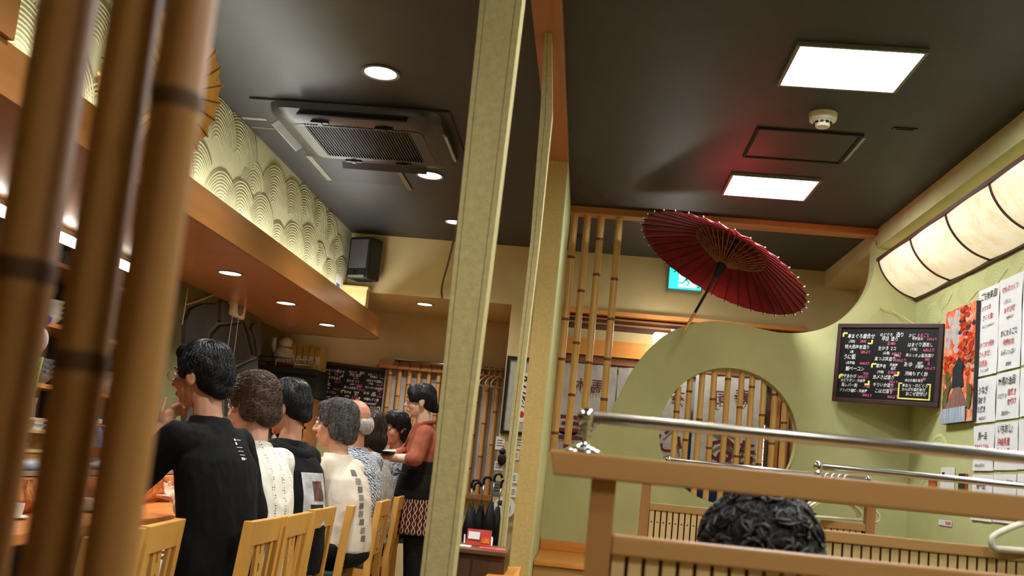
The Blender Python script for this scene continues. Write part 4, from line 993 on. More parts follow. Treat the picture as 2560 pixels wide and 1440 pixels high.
vs_ = thing('flower_vase', 'grey vase of green stems with a purple iris behind the near bamboo', 'vase', (-2.28,p.y,1.057)); c = V(-2.28,p.y+.01,1.057)
MB().lathe([(.03,0),(.036,.02),(.032,.10),(.036,.13),(.03,.13),(.0001,.02)], c, 18).build('vase', M['steel'], vs_, 'auto')
gs = plain('stem_green', (120,160,60), .5)
for k in range(9):
    a = k*.7; MB().tube([c+V(.012*math.cos(a),.012*math.sin(a),.06), c+V(.02*math.cos(a),.02*math.sin(a),.20), c+V(.03*math.cos(a),.03*math.sin(a),.30)], [.005,.006,.003], 6).build('stem', gs, vs_, True)
MB().ell(c+V(0,.01,.37), (.035,.035,.055)).build('pale_bud', plain('pale_bud', (206,184,178), .6), vs_, True)
for k in range(5):
    a = k*1.256; MB().ell(c+V(.022*math.cos(a),.022*math.sin(a),.45), (.018,.018,.03), Matrix.Rotation(.6,3,Vector((-math.sin(a),math.cos(a),0)))).build('purple_petal', plain('iris_purple', (84,60,150), .6), vs_, True)
# shelves at the left with bowls
sh = thing('wall_shelf', 'dark wooden kitchen shelves left of the slate wall', 'shelf', (-2.75,4.6,0))
for z in (.95,1.25,1.55,1.85): MB().box((-2.98,3.3,z), (-2.64,5.70,z+.022)).build('shelf_board', M['midwood'], sh)
for y in (3.3,4.5,5.66): MB().box((-2.98,y,0), (-2.64,y+.03,2.04)).build('upright', M['darkwood'], sh)
MB().box((-3.0,3.3,0), (-2.98,5.70,2.04)).build('back_board', M['matblack'], sh)
dm = [plain('striped_bowl', (150,150,150), .3, 0, .5, .6, 60), plain('dark_bowl', (44,40,40), .3), M['white']]
rs = random.Random(4); nb_ = 0
where = {1.57:'top',1.27:'middle',.97:'lower'}
for z in (.973,1.273,1.573):
    for y in (3.55,3.95,4.3,4.75,5.1,5.45):
        nb_ += 1; k = 3; m = dm[rs.randrange(3)]; c = V(-2.76,y,z)
        o = thing('bowl_stack', 'stack of bowls on the %s kitchen shelf, %s' % (where[round(z-.003,2)], ['nearest the bamboo','second from the near end','third from the near end','fourth from the near end','second from the slate wall','next to the slate wall'][[3.55,3.95,4.3,4.75,5.1,5.45].index(y)]), 'bowls', c, 'bowl stacks on the kitchen shelves')
        for q in range(4): MB().lathe([(.03,.0),(.034,.008),(.07,.045),(.072,.05),(.066,.048),(.0001,.012)], c+V(0,0,.026*q), 16).build('bowl', m, o, 'auto')
# slate stones on the kitchen wall
sw = thing('slate_cladding', 'dark slate slabs fixed on the olive kitchen wall above the black-shirted man', 'stone cladding', (-2.62,6.7,1.3))
slm = [plain('slate_a', (56,56,54), .6, 0, .4, .25, 8, .4, 30), plain('slate_b', (66,66,62), .6, 0, .4, .25, 8, .4, 30), plain('slate_c', (50,52,50), .6, 0, .4, .25, 8, .4, 30)]
ST = [[(455,800),(470,770),(500,757),(540,757),(538,805),(520,830),(516,855),(452,860)],[(545,752),(552,751),(572,763),(590,780),(600,800),(575,807),(545,808),(543,800)],[(452,865),(518,860),(524,834),(545,813),(600,806),(612,840),(624,895),(585,915),(452,930)],
      [(604,803),(612,812),(625,835),(632,885),(628,890),(616,838)],[(628,806),(640,806),(648,830),(645,890),(637,892),(632,850),(622,820)],[(588,920),(626,900),(640,898),(645,1000),(560,1040),(560,930)],[(452,935),(555,928),(555,1040),(452,1060)]]
for i, s_ in enumerate(ST):
    pts = [at(x,y,'x',-2.619) for x,y in s_]; c = sum(pts, Vector())/len(pts)
    pts = [c+(q-c)*.975 for q in pts]
    MB().hexa(pts, [c+(q-c)*.96+V(.022,0,0) for q in pts]).build('slate_slab', slm[i % 3], sw)
mtm = plain('mortar', (104,104,90), .8)
for a, b in (((542,757),(540,806)),((540,808),(520,832)),((520,832),(516,857)),((540,809),(600,803)),((602,806),(626,892)),((585,917),(640,893))):
    A_, B_ = at(*a,'x',-2.603), at(*b,'x',-2.603); MB().tube([A_,B_], .008, 5).build('mortar_line', mtm, sw)
# pull-cord fan switch with two strings, rope
fs_ = thing('wall_switch', 'white round-dial wall unit with two pull strings over the slate', 'wall unit', at(592,790,'x',-2.58)); p = at(592,772,'x',-2.59)
MB().box((-2.62,p.y-.13,p.z-.065), (-2.565,p.y+.13,p.z+.07)).build('case', M['white'], fs_, bevel=.02)
MB().lathe([(.05,0),(.05,.008),(.036,.012),(.0001,.012)], V(-2.565,p.y,p.z), 20, Matrix.Rotation(math.pi/2,3,'Y')).build('dial', M['grey'], fs_, 'auto')
for a, b in (((581,792),(568,878)),((597,792),(582,906))): MB().tube([at(*a,'x',-2.575),at(*b,'x',-2.575)], .003, 5).build('pull_string', M['white'], fs_)
tag(MB().tube(curve_pts([at(466,761,'x',-2.60),at(500,750,'x',-2.60),at(542,733,'x',-2.60)],5), .008, 6).build('rope', plain('straw_rope', (170,150,104), .9), None, True), 'straw rope tied across the olive wall under the soffit', 'rope')
tag(MB().tube([at(469,720,'x',-2.60),at(463,765,'x',-2.60),at(455,812,'x',-2.60)], .004, 5).build('wall_string', M['cream'], None, True), 'thin white string hanging at the left of the slate', 'string')
# corner shelf with cat figure
YS = 8.35
cs = thing('corner_shelf', 'dark shelf with wire guard rail left of the distant chalkboard', 'shelf', (-2.7,YS,1.70))
a_, b_ = at(648,905,'y',YS), at(792,941,'y',YS); zt = 1.735
MB().box((a_.x,YS-.10,zt-.05), (b_.x+.02,YS+.34,zt)).build('shelf_board', plain('dark_green_shelf', (40,46,40), .6), cs, bevel=.004)
MB().box((a_.x,YS-.05,1.50), (b_.x+.02,YS+.34,zt-.05)).build('shelf_box', plain('dark_green_box', (40,44,40), .7), cs)
for z in (.03,.075): MB().tube([(a_.x+.01,YS-.095,zt+z),(b_.x,YS-.095,zt+z)], .005, 6).build('guard_wire', M['steel'], cs, True)
for k in range(4): x = a_.x+.01+(b_.x-a_.x-.02)*k/3; MB().tube([(x,YS-.095,zt),(x,YS-.095,zt+.085)], .006, 6).build('guard_post', M['steel'], cs, True)
for k in range(9): x = b_.x-.03-k*.032; MB().tube([(x,YS-.093,zt+.03),(x-.025,YS-.093,zt+.075)], .004, 4).build('guard_slash', M['steel'], cs)
c = at(712,893,'y',YS); c = V(a_.x+.20,YS+.02,zt)
kt = thing('lucky_cat', 'white beckoning cat figure on a red cushion on the corner shelf', 'figurine', c)
MB().ell(c+V(-.02,0,.025), (.13,.09,.028)).build('cushion', plain('red_cushion', (180,50,50), .7), kt, True)
MB().loft([(c+V(0,0,.04),.085,.075),(c+V(0,0,.09),.10,.08),(c+V(0,0,.15),.08,.07),(c+V(.01,0,.19),.05,.05)],16).build('body', M['white'], kt, True)
MB().ell(c+V(.01,-.01,.22), (.062,.055,.055)).build('head', M['white'], kt, True)
for s in (-1,1): MB().lathe([(.022,0),(.0001,.04)], c+V(.01+.036*s,-.005,.255), 8).build('ear', plain('cat_orange', (214,140,70), .5), kt)
MB().loft([(c+V(-.07,-.02,.12),.022,.022),(c+V(-.09,-.03,.19),.022,.022),(c+V(-.085,-.035,.25),.024,.02)],10).build('raised_paw', M['white'], kt, True); MB().loft([(c+V(.01,0,.165),.064,.058),(c+V(.01,0,.178),.062,.056)],14).build('collar', plain('cat_brown', (150,96,60), .5), kt, True)
for k in range(5):
    x = b_.x-.03-.055*k; o = thing('paper_box', 'tall yellow paper box on the corner shelf, %s' % ['rightmost','second from right','middle of five','second from left','leftmost beside the cat'][k], 'box', (x,YS+.16,zt), 'yellow boxes on the corner shelf')
    MB().box((x-.025,YS+.05,zt), (x+.025,YS+.28,zt+.21+.01*(k % 2))).build('body', plain('yellow_card', (214,180,96), .6), o, bevel=.003); MB().box((x-.02,YS+.046,zt+.05), (x+.02,YS+.051,zt+.12)).build('front_label', M['cream'], o)
# bottles and drinks fridge under the shelf
fr_ = thing('drinks_shelf', 'wooden drinks rack below the distant chalkboard', 'drinks rack', (-2.3,8.4,0)); fa = at(700,1000,'y',8.3); fb = at(772,1000,'y',8.3)
for z in (.60,1.0,1.22,1.48): MB().box((fa.x-.1,8.25,z), (fb.x+.02,8.6,z+.02)).build('shelf_board', M['midwood'], fr_)
for x in (fa.x-.1,fb.x): MB().box((x,8.25,0), (x+.03,8.6,1.49)).build('upright', M['midwood'], fr_)
bg = plain('green_bottle_glass', (40,84,50), .15, 0, .6); bb = plain('dark_bottle_glass', (34,30,26), .15, 0, .6)
for r_i, z in enumerate((1.02,1.24)):
    for k in range(5):
        x = fa.x-.02+k*(fb.x-fa.x-.02)/4; c = V(x,8.33,z); m = bg if r_i else M['white']
        o = thing('bottle', '%s bottle on the %s of the drinks rack, %s from the left' % ('green' if r_i else 'white', 'upper board' if r_i else 'lower board', ['first','second','third','fourth','fifth'][k]), 'bottle', c, 'bottles on the drinks rack')
        MB().lathe([(.022,0),(.026,.006),(.026,.10),(.011,.14),(.010,.17)], c, 12).build('body', m, o, 'auto'); MB().lathe([(.012,.165),(.012,.182),(.0001,.183)], c, 10).build('cap', M['cream'], o)
p = at(652,938,'y',8.2); lathe_thing('bottle', 'bottle with cream cap standing behind the brown-haired diner', 'bottle', (p.x,8.2,1.40), [(.03,0),(.036,.01),(.036,.12),(.014,.17),(.013,.21)], bb, [('cap',[(.02,.20),(.02,.25),(.0001,.252)],M['cream'])])
st_ = thing('side_stand', 'dark stand behind the counter end', 'stand', (p.x,8.25,0)); MB().box((p.x-.12,8.08,0), (p.x+.12,8.32,1.38)).build('body', M['darkwood'], st_); MB().box((p.x-.13,8.07,1.38), (p.x+.13,8.33,1.40)).build('top', M['darkwood'], st_)

# ---------------------------------------------------------------- chairs
M['cush'] = fabric('green_vinyl', (56,74,60), (72,92,76), 9, .5, .15)
def make_chair():
    t = thing('dining_chair', '', 'chair', (0,0,0), 'wooden chairs along the counter')
    W2, xb, top = .175, .0, .815          # half width, back plane, back height; faces -x
    for s in (-1,1):
        MB().prism([V(xb-.02,s*W2-.018,0),V(xb+.022,s*W2-.018,0),V(xb+.016,s*W2-.018,.45),V(xb+.045,s*W2-.018,top),V(xb+.008,s*W2-.018,top),V(xb-.024,s*W2-.018,.45)], (0,.036,0)).build('leg', M['chair'], t, bevel=.003)
        MB().box((xb-.40,s*W2-.017,0), (xb-.365,s*W2+.017,.43)).build('leg', M['chair'], t, bevel=.003)
        MB().box((xb-.37,s*W2-.012,.36), (xb-.01,s*W2+.012,.425)).build('side_rail', M['chair'], t); MB().box((xb-.37,s*W2-.010,.16), (xb-.01,s*W2+.010,.19)).build('stretcher', M['chair'], t)
    MB().box((xb-.39,-W2+.01,.37), (xb-.37,W2-.01,.425)).build('front_rail', M['chair'], t)
    R = Matrix.Rotation(.08,3,'Y')
    MB().obox((xb+.026,0,top-.045), (.022,2*W2-.034,.09), R).build('top_rail', M['chair'], t, bevel=.003)
    MB().obox((xb+.0,0,.52), (.020,2*W2-.034,.045), R).build('lower_rail', M['chair'], t, bevel=.002)
    # pierced middle splat and two plain ones
    zc, zh = .637, .20
    def loop(x, y0, y1, z0, z1): return [V(x,y0,z0),V(x,y1,z0),V(x,y1,z1),V(x,y0,z1)]
    sp_ = fill_prism([loop(xb+.006,-.045,.045,zc-zh/2,zc+zh/2), loop(xb+.006,-.009,.009,zc+.045,zc+.082), loop(xb+.006,-.009,.009,zc-.02,zc+.012)], (.014,0,0), 'splat', M['chair'], t)
    for y in (-.115,.115): MB().obox((xb+.013,y,zc), (.013,.03,zh), R).build('back_slat', M['chair'], t)
    MB().box((xb-.405,-W2-.01,.43), (xb-.02,W2+.01,.475)).build('seat_cushion', M['cush'], t, bevel=.014, seg=3)
    return t
CH = [(-1.31,2.72,.10,'empty wooden chair at the far left behind the bamboo poles'),(-1.36,3.15,.12,'empty wooden chair just right of the near bamboo poles'),(-1.195,3.69,.0,'wooden chair of the man in the black T-shirt'),(-1.195,4.10,.02,'wooden chair of the diner in the white lace blouse'),
      (-1.225,4.63,.0,'wooden chair of the diner in the black hooded top'),(-1.19,5.19,.04,'wooden chair of the grey-haired diner in cream knitwear'),(-1.18,5.86,.05,'wooden chair of the balding diner in blue patterned shirt'),(-1.22,6.62,.05,'last wooden chair of the row, next to the waitress')]
ch0 = make_chair()
for i, (x, y, a, lab) in enumerate(CH):
    o = ch0 if i == 0 else copy_tree(ch0)
    o.location = (x,y,0); o.rotation_euler = (0,0,a); o['label'] = lab
# ---------------------------------------------------------------- people
def remesh(mb, name, mat, parent, voxel, smooth=5, wrinkle=0, wfreq=9, seed=0):
    me = bpy.data.meshes.new(name); me.from_pydata(mb.v, [], mb.f)
    bm = bmesh.new(); bm.from_mesh(me); bmesh.ops.recalc_face_normals(bm, faces=bm.faces); bm.to_mesh(me); bm.free()
    o = bpy.data.objects.new(name+'_src', me); COL.objects.link(o)
    r = o.modifiers.new('r', 'REMESH'); r.mode = 'VOXEL'; r.voxel_size = voxel; r.use_smooth_shade = True
    s = o.modifiers.new('s', 'SMOOTH'); s.iterations = smooth; s.factor = .5
    out = bpy.data.meshes.new_from_object(o.evaluated_get(bpy.context.evaluated_depsgraph_get()))
    bpy.data.objects.remove(o); bpy.data.meshes.remove(me)
    if wrinkle:
        nn = [v.normal.copy() for v in out.vertices]; off = Vector((seed*3.1,seed*1.7,seed))
        for v, n_ in zip(out.vertices, nn):
            c = v.co; q = Vector((c.x*wfreq, c.y*wfreq, c.z*wfreq*.55))+off
            w = noise.noise(q)*.6 + (1-abs(noise.noise(q*1.9+Vector((5,2,1)))))*.7 - .35
            v.co = c + n_*w*wrinkle
    out.name = name; out.materials.clear(); out.materials.append(mat)
    out.polygons.foreach_set('use_smooth', [True]*len(out.polygons)); out.update()
    return link_mesh(name, out, parent)
def bvh_of(o): return BVHTree.FromPolygons([v.co.copy() for v in o.data.vertices], [tuple(p.vertices) for p in o.data.polygons])
def strands(o, n, length, mat, parent, C, curl=0.0, lift=.004, rad=.0021, down=.6, seed=1, steps=6, keep=None, name='hair_strands', sides=3, wave=False):
    bv = bvh_of(o); rs = random.Random(seed); vs = o.data.vertices; mb = MB(); k = 0
    while k < n:
        v = vs[rs.randrange(len(vs))]; p = v.co.copy(); 
        if keep and not keep(p): k += 1; continue
        k += 1; pts = [p+v.normal*.001]; nrm = v.normal.copy()
        d = (p-C); d.z = 0; d = d.normalized()*.8 + Vector((0,0,-down)) + Vector((rs.uniform(-.5,.5),rs.uniform(-.5,.5),rs.uniform(-.3,.3)))
        tw = rs.choice((-1,1))*curl; L = length*rs.uniform(.6,1.2)
        for s in range(steps):
            d = d - nrm*d.dot(nrm)
            if d.length < 1e-5: break
            d.normalize()
            if wave and s == steps//2: tw = -tw*1.3
            if curl: d = Quaternion(nrm, tw) @ d
            p = p + d*L/steps; hit = bv.find_nearest(p)
            if hit[0] is None: break
            p, nrm = hit[0], hit[1]; pts.append(p + nrm*(lift*(s+1)/steps + .001))
        if len(pts) > 2:
            m = len(pts); mb.tube(pts, [rad*(1-.75*i/(m-1)) for i in range(m)], sides, False)
    me = bpy.data.meshes.new(name); me.from_pydata(mb.v, [], mb.f); me.materials.append(mat)
    me.polygons.foreach_set('use_smooth', [True]*len(me.polygons)); ob = link_mesh(name, me, parent); ob['kind'] = 'stuff'; return ob
def decal(o, origin, ux, uy, w, h, mat, parent, name, nx=8, ny=8, lift=.003, direction=None, mask=None):
    "lay a patch onto the surface of o: grid in the plane origin+ux*a+uy*b, dropped along direction"
    bv = bvh_of(o); g = MB(); idx = {}
    direction = Vector(direction).normalized()
    for i in range(nx+1):
        for j in range(ny+1):
            a, b = -w/2+w*i/nx, -h/2+h*j/ny; p = Vector(origin)+Vector(ux)*a+Vector(uy)*b - direction*.4
            hit = bv.ray_cast(p, direction)
            if hit[0] is not None: idx[i,j] = len(g.v); g.v.append(hit[0]-direction*lift)
    for i in range(nx):
        for j in range(ny):
            q = [(i,j),(i+1,j),(i+1,j+1),(i,j+1)]
            if all(t in idx for t in q) and (mask is None or mask(i,j)): g.f.append(tuple(idx[t] for t in q)); g.mi.append(0)
    me = bpy.data.meshes.new(name); me.from_pydata(g.v, [], g.f); me.materials.append(mat)
    me.polygons.foreach_set('use_smooth', [True]*len(me.polygons)); return link_mesh(name, me, parent)
def skinm(name, c):
    t = NT(name); v = t.coords(); t.set(t.ramp(t.noise(v, 12, 4), [(.3, tuple(int(q*.93) for q in c)), (.7, c)]), .5, 0, .35)
    t.b.inputs['Subsurface Weight'].default_value = .08; t.b.inputs['Subsurface Radius'].default_value = (.01,.004,.002); return t.m
def hairm(name, c1, c2, rough=.38):
    t = NT(name); v = t.coords((40,40,6)); t.set(t.ramp(t.noise(v, 2, 4), [(.35, c1), (.68, c2)]), rough, 0, .45); return t.m
SK = skinm('skin_fair', (222,172,142)); SK2 = skinm('skin_tan', (206,150,118)); SKR = skinm('skin_ruddy', (204,140,110))
H_BLACK = hairm('black_hair', (12,11,12), (30,28,28)); H_BROWN = hairm('brown_hair', (66,46,34), (104,78,58)); H_DBROWN = hairm('dark_brown_hair', (36,24,20), (62,44,36))
H_GREY = hairm('grey_hair', (60,60,58), (120,118,114), .5); H_WHITE = hairm('white_hair', (180,176,170), (220,216,210), .5); H_CURL = hairm('curly_dark_hair', (18,15,14), (42,37,34), .5)
LIP = plain('lips', (170,92,84), .5); EYEW = plain('eye_white', (230,226,220), .25); EYEB = plain('iris', (30,20,16), .2)

def hand(mb, wrist, fwd, palm_n, curl=.5, s=1.0, spread=.12, thumb_side=1):
    f = Vector(fwd).normalized(); n = Vector(palm_n); n = (n-f*n.dot(f)).normalized(); x = f.cross(n)
    w = Vector(wrist); R = Matrix((x, f, n)).transposed()
    mb.ell(w+f*.045*s, (.040*s,.050*s,.016*s), R); mb.cap(w-f*.02*s, w+f*.03*s, .024*s, .030*s)
    for i, (off, ln) in enumerate(((-.030,.070),(-.010,.079),(.011,.073),(.030,.058))):
        p = w+f*.082*s+x*off*s*thumb_side*-1; d = (f + x*(-thumb_side)*off*spread*12).normalized(); c = curl*(.85+.1*i); r = .0092*s
        for seg, k in enumerate((.45,.32,.25)):
            d = (Quaternion(x, -c*(.7 if seg == 0 else 1)) @ d).normalized(); q = p+d*ln*s*k; mb.cap(p, q, r, r*.92, 8); p = q; r *= .93
    t0 = w+f*.02*s+x*.028*s*thumb_side; d = (f*.75+x*.75*thumb_side-n*.1+n*.3*curl).normalized()
    t1 = t0+d*.035*s; d2 = (f*.95+x*.25*thumb_side+n*.35*curl).normalized(); t2 = t1+d2*.030*s; t3 = t2+d2*.024*s
    mb.cap(t0,t1,.014*s,.011*s,8); mb.cap(t1,t2,.011*s,.0095*s,8); mb.cap(t2,t3,.0095*s,.008*s,8)

def make_person(name_label, cat, loc, yaw, Ht, seat=.475, lean=10, head=(0,0,0), width=1.0, skin=SK, shirt=None, pants=None, hair='short', hairmat=H_BLACK, sleeve=.6, arms=None,
                voxel=.007, standing=False, collar_r=.068, hs=1.1, shirt_len=.0, nstr=900, belly=0.0, wr=.012, neckfwd=.0, headpos=None, bulge=.045, sr=.060):
    root = thing('person', name_label, 'person', (loc[0],loc[1],0)); root.rotation_euler = (0,0,math.radians(yaw)); WL[root.name] = Vector()
    hz = (.90 if standing else seat+.085); tot = Ht-.235*hs-.05-hz           # spine length up to the neck base
    ln = math.radians(lean); sp = lambda t: V(0, tot*(math.tan(ln)*max(t,0)**1.5-bulge*math.sin(math.pi*min(max(t,0),1))), hz+tot*t)
    nb = sp(1.0); sh = [nb+V(s*.168*width, -.005, -.062) for s in (-1,1)]
    hc = nb+V(0,.04+neckfwd,.05+.118*hs); Rh = Matrix.Rotation(math.radians(head[0]),3,'Z') @ Matrix.Rotation(math.radians(head[1]),3,'X') @ Matrix.Rotation(math.radians(head[2]),3,'Y')
    if headpos is not None:
        o_ = RZ(math.radians(yaw)) @ hc; root.location = (headpos[0]-o_.x, headpos[1]-o_.y, 0)
    hp_ = lambda x,y,z: hc + Rh @ V(x*hs,y*hs,z*hs)
    b = MB()
    E_ = lambda c, r: b.ell(hp_(*c), tuple(q*hs for q in r), Rh)
    E_((0,-.012,.025),(.073,.092,.088)); E_((0,.02,-.03),(.061,.070,.083)); E_((0,.036,-.078),(.044,.044,.034)); E_((0,.066,-.100),(.018,.016,.014))
    E_((0,.074,.022),(.047,.020,.014)); E_((.036,.055,-.03),(.022,.025,.03)); E_((-.036,.055,-.03),(.022,.025,.03))
    b.cap(hp_(0,.088,.010), hp_(0,.108,-.026), .0075*hs, .0125*hs, 8); E_((.010,.096,-.030),(.010,.010,.008)); E_((-.010,.096,-.030),(.010,.010,.008)); E_((0,.082,-.062),(.026,.016,.014))
    for s in (-1,1): E_((s*.075,-.006,-.012),(.010,.021,.033)); E_((s*.079,-.016,-.002),(.008,.014,.022))
    b.cap(nb+V(0,-.005,-.06), hc+Rh@V(0,-.018,-.055)*hs, .051*hs, .047*hs); b.loft([(sp(.05),.12*width,.09),(sp(.5),.12*width,.08),(sp(.85),.13*width,.075),(sp(.97),.07,.06)])
    arms = arms or {}
    shirt_mb = MB(); k = width
    shirt_mb.loft([(sp(-.02-shirt_len)+V(0,.0,-.0),.168*k,.135+belly),(sp(.12),.170*k,.135+belly),(sp(.35),.160*k,.125+belly*.8),(sp(.58),.168*k,.125+belly*.4),(sp(.78),.176*k,.118),(sp(.89),.150*k,.098),(sp(.97),.098*k,.080),(sp(1.04),collar_r+.006,collar_r)], 22)
    for i, s in enumerate((-1,1)):
        if callable(arms.get('LR'[i])): arms['LR'[i]] = arms['LR'[i]](hp_)
        A = sh[i]; el, wr_, pn, cu = arms.get('LR'[i], (V(s*.25,.13,hz+.22), V(s*.13,.36,hz+.26), V(0,0,-1), .5))[:4]; el, wr_ = Vector(el), Vector(wr_)
        b.cap(A, el, .046, .038); b.cap(el, wr_, .038, .026); hand(b, wr_, (wr_-el).normalized() if len(arms.get('LR'[i],())) < 5 else arms['LR'[i]][4], pn, cu, .95, thumb_side=-s)
        shirt_mb.ell(A+V(-s*.015,0,-.01), (.068,.066,.062)); e = A.lerp(el, min(1,sleeve))
        shirt_mb.cap(A, e, .062, sr if sleeve < .9 else sr-.008)
        if sleeve > 1: shirt_mb.cap(el, el.lerp(wr_, sleeve-1), sr-.010, sr-.016)
        shirt_mb.cap(sp(.84), A, .085, .060)
    body = remesh(b, 'body', skin, root, min(voxel,.006), 3)
    sho = remesh(shirt_mb, 'shirt', shirt, root, voxel, 6, wr, 8, len(name_label)) 
    # trousers
    tm = MB()
    if standing:
        for s in (-1,1): tm.cap(V(s*.085,0,.86), V(s*.095,.0,.46), .095, .075); tm.cap(V(s*.095,0,.46), V(s*.095,-.02,.10), .072, .058)
        tm.ell(V(0,0,.90), (.16,.12,.12))
        feet = [V(s*.095,.05,.035) for s in (-1,1)]
    else:
        for s in (-1,1): tm.cap(V(s*.10,.0,hz), V(s*.12,.40,hz-.01), .088, .068); tm.cap(V(s*.12,.40,hz-.01), V(s*.12,.36,.12), .064, .05)
        tm.ell(V(0,0,hz+.0), (.17*k,.14,.085))
        feet = [V(s*.12,.40,.035) for s in (-1,1)]
    remesh(tm, 'trousers', pants, root, .010, 5, .006, 9, 3)
    for f_ in feet: MB().ell(f_+V(0,.01,0), (.042,.115,.034)).build('shoe', M['black'], root, True, local=True)
    # face
    for s in (-1,1):
        ey = MB().ell(hp_(s*.030,.0815,.004), .0115*hs, None, 12, 8).build('eye', EYEW, root, True, local=True); MB().ell(hp_(s*.030,.0895,.004), tuple(q*hs for q in (.006,.0045,.006)), Rh, 10, 6).build('iris', EYEB, ey, True, local=True)
        MB().tube([hp_(s*.014,.092,.024),hp_(s*.032,.091,.030),hp_(s*.048,.078,.025)], [.0028*hs,.0035*hs,.002*hs], 6).build('eyebrow', hairmat, root, True, local=True)
    MB().tube([hp_(-.022,.086,-.062),hp_(-.010,.0940,-.060),hp_(0,.0955,-.061),hp_(.010,.0940,-.060),hp_(.022,.086,-.062)], [.002,.0045,.005,.0045,.002], 8).build('lips', LIP, root, True, local=True)
    # hair
    h = MB(); G = lambda c, r: h.ell(hp_(*c), tuple(q*hs for q in r), Rh)
    if hair in ('short','wavy','bob','bun','curly','round'):
        f_ = {'short':1.0,'wavy':1.06,'bob':1.04,'bun':.98,'curly':1.1,'round':1.05}[hair]
        G((0,-.014,.050),(.081*f_,.097*f_,.076*f_)); G((0,-.050,.010),(.079*f_,.062*f_,.085*f_)); G((0,.050,.080),(.058*f_,.036,.030))
        for s in (-1,1): G((s*.066,-.018,.030),(.020*f_,.058,.048)); G((s*.070,.028,.022),(.010,.016,.036))
        if hair in ('short',): G((0,-.075,-.045),(.056,.026,.036))
        if hair in ('wavy','curly','round'):
            G((0,-.066,-.045),(.070,.042,.055)); 
            for s in (-1,1): G((s*.070,-.035,-.03),(.022,.045,.05))
        if hair == 'bob':
            G((0,-.060,-.055),(.080,.055,.075))
            for s in (-1,1): G((s*.076,-.012,-.045),(.020,.05,.07))
        if hair == 'bun':
            G((0,-.098,-.050),(.032,.036,.032)); G((0,.070,.062),(.056,.022,.034))
            for s in (-1,1): G((s*.060,.058,.035),(.016,.022,.045))
        if hair == 'curly':
            rs = random.Random(4)
            for q in range(60):
                a, e = rs.uniform(0,6.28), rs.uniform(-.3,1.5); G((.083*math.cos(a)*math.cos(e), -.015+.098*math.sin(a)*math.cos(e), .03+.10*math.sin(e)),(.016,.016,.016))
    if hair == 'balding':
        G((0,-.082,-.030),(.062,.026,.045))
        for s in (-1,1): G((s*.068,-.04,-.012),(.016,.045,.04)); G((s*.066,.0,-.02),(.012,.02,.03))
    ho = remesh(h, 'hair', hairmat, root, .005 if voxel < .007 else .006, 3 if hair != 'curly' else 1, .004 if hair in ('wavy','curly','round') else .002, 26)
    Cc = hp_(0,-.03,.14)
    strands(ho, nstr, {'short':.06,'wavy':.08,'bob':.12,'bun':.10,'curly':.085,'round':.07,'balding':.04}[hair], hairmat, ho, Cc, {'wavy':.35,'curly':.42,'round':.4}.get(hair,.05), .002 if hair == 'bun' else .014 if hair == 'curly' else .006, .0040 if hair == 'curly' else .0022, .7, len(name_label), 8 if hair == 'curly' else 6)
    if hair == 'curly': strands(ho, 520, .085, hairmat, ho, Cc, .5, .020, .0080, .5, 9, 9, None, 'hair_locks', 6, True)
    root.name = 'person'
    return dict(root=root, body=body, shirt=sho, hair=ho, hp=hp_, sp=sp, nb=nb, sh=sh, hz=hz, Rh=Rh, hc=hc)
def glasses(P, mat, r=.021):
    g = MB(); hp = P['hp']
    t = P['root']
    for s in (-1,1):
        c = hp(s*.031,.104,.002); pts = [hp(s*.031+r*1.15*math.cos(a),.104-.004*abs(math.cos(a)),.002+r*.85*math.sin(a)) for a in [2*math.pi*i/18 for i in range(19)]]
        g.tube(pts, .0017, 5); g.tube([hp(s*(.031+r*1.15),.101,.006), hp(s*.074,.07,.008), hp(s*.079,-.005,.010), hp(s*.078,-.02,-.008)], .0018, 5)
    g.tube([hp(-.0085,.106,.004),hp(0,.109,.006),hp(.0085,.106,.004)], .0016, 5)
    return g.build('glasses', mat, t, True, local=True)

CT_ = fabric('black_cotton', (9,9,10), (17,17,18), 9, .9, .35, 10); WT = fabric('cream_trousers', (210,204,190), (224,218,206)); BT = fabric('black_trousers', (18,18,20), (28,28,30))
def lace():
    t = NT('white_eyelet_cotton'); v = t.coords((1,1,1)); vo = t.new('ShaderNodeTexVoronoi'); vo.inputs['Scale'].default_value = 95; vo.inputs['Randomness'].default_value = .25
    t.link(v, vo.inputs['Vector']); wv = t.new('ShaderNodeTexWave', wave_type='BANDS', bands_direction='X'); wv.inputs['Scale'].default_value = 5.2; wv.inputs['Distortion'].default_value = .6; t.link(v, wv.inputs['Vector'])
    hole = t.math('LESS_THAN', vo.outputs['Distance'], .33); band = t.math('GREATER_THAN', wv.outputs['Fac'], .80); f = t.math('MULTIPLY', hole, band)
    t.set(t.ramp(f, [(.4,(226,222,206)),(.6,(120,104,84))]), .9, 0, .2); t.bump(t.noise(v, 14, 3), .35, .02); return t.m
def pattern(name, base, ink, kind, scale):
    t = NT(name); v = t.coords()
    if kind == 'herring':
        w1 = t.new('ShaderNodeTexWave', wave_type='BANDS', bands_direction='DIAGONAL'); w1.inputs['Scale'].default_value = scale; w1.inputs['Distortion'].default_value = 6; w1.inputs['Detail Scale'].default_value = 2.5; t.link(v, w1.inputs['Vector']); f = w1.outputs['Fac']; st = [(.42,base),(.55,ink)]
    elif kind == 'floral':
        f = t.noise(v, scale, 5, .65, 1.6); st = [(.40,base),(.48,ink),(.53,(150,190,210)),(.58,base)]
    elif kind == 'dots':
        vo = t.new('ShaderNodeTexVoronoi'); vo.inputs['Scale'].default_value = scale; t.link(v, vo.inputs['Vector']); f = vo.outputs['Distance']; st = [(.2,ink),(.4,base)]
    t.set(t.ramp(f, st), .85, 0, .2); t.bump(t.noise(v, 12, 3), .3, .02); return t.m
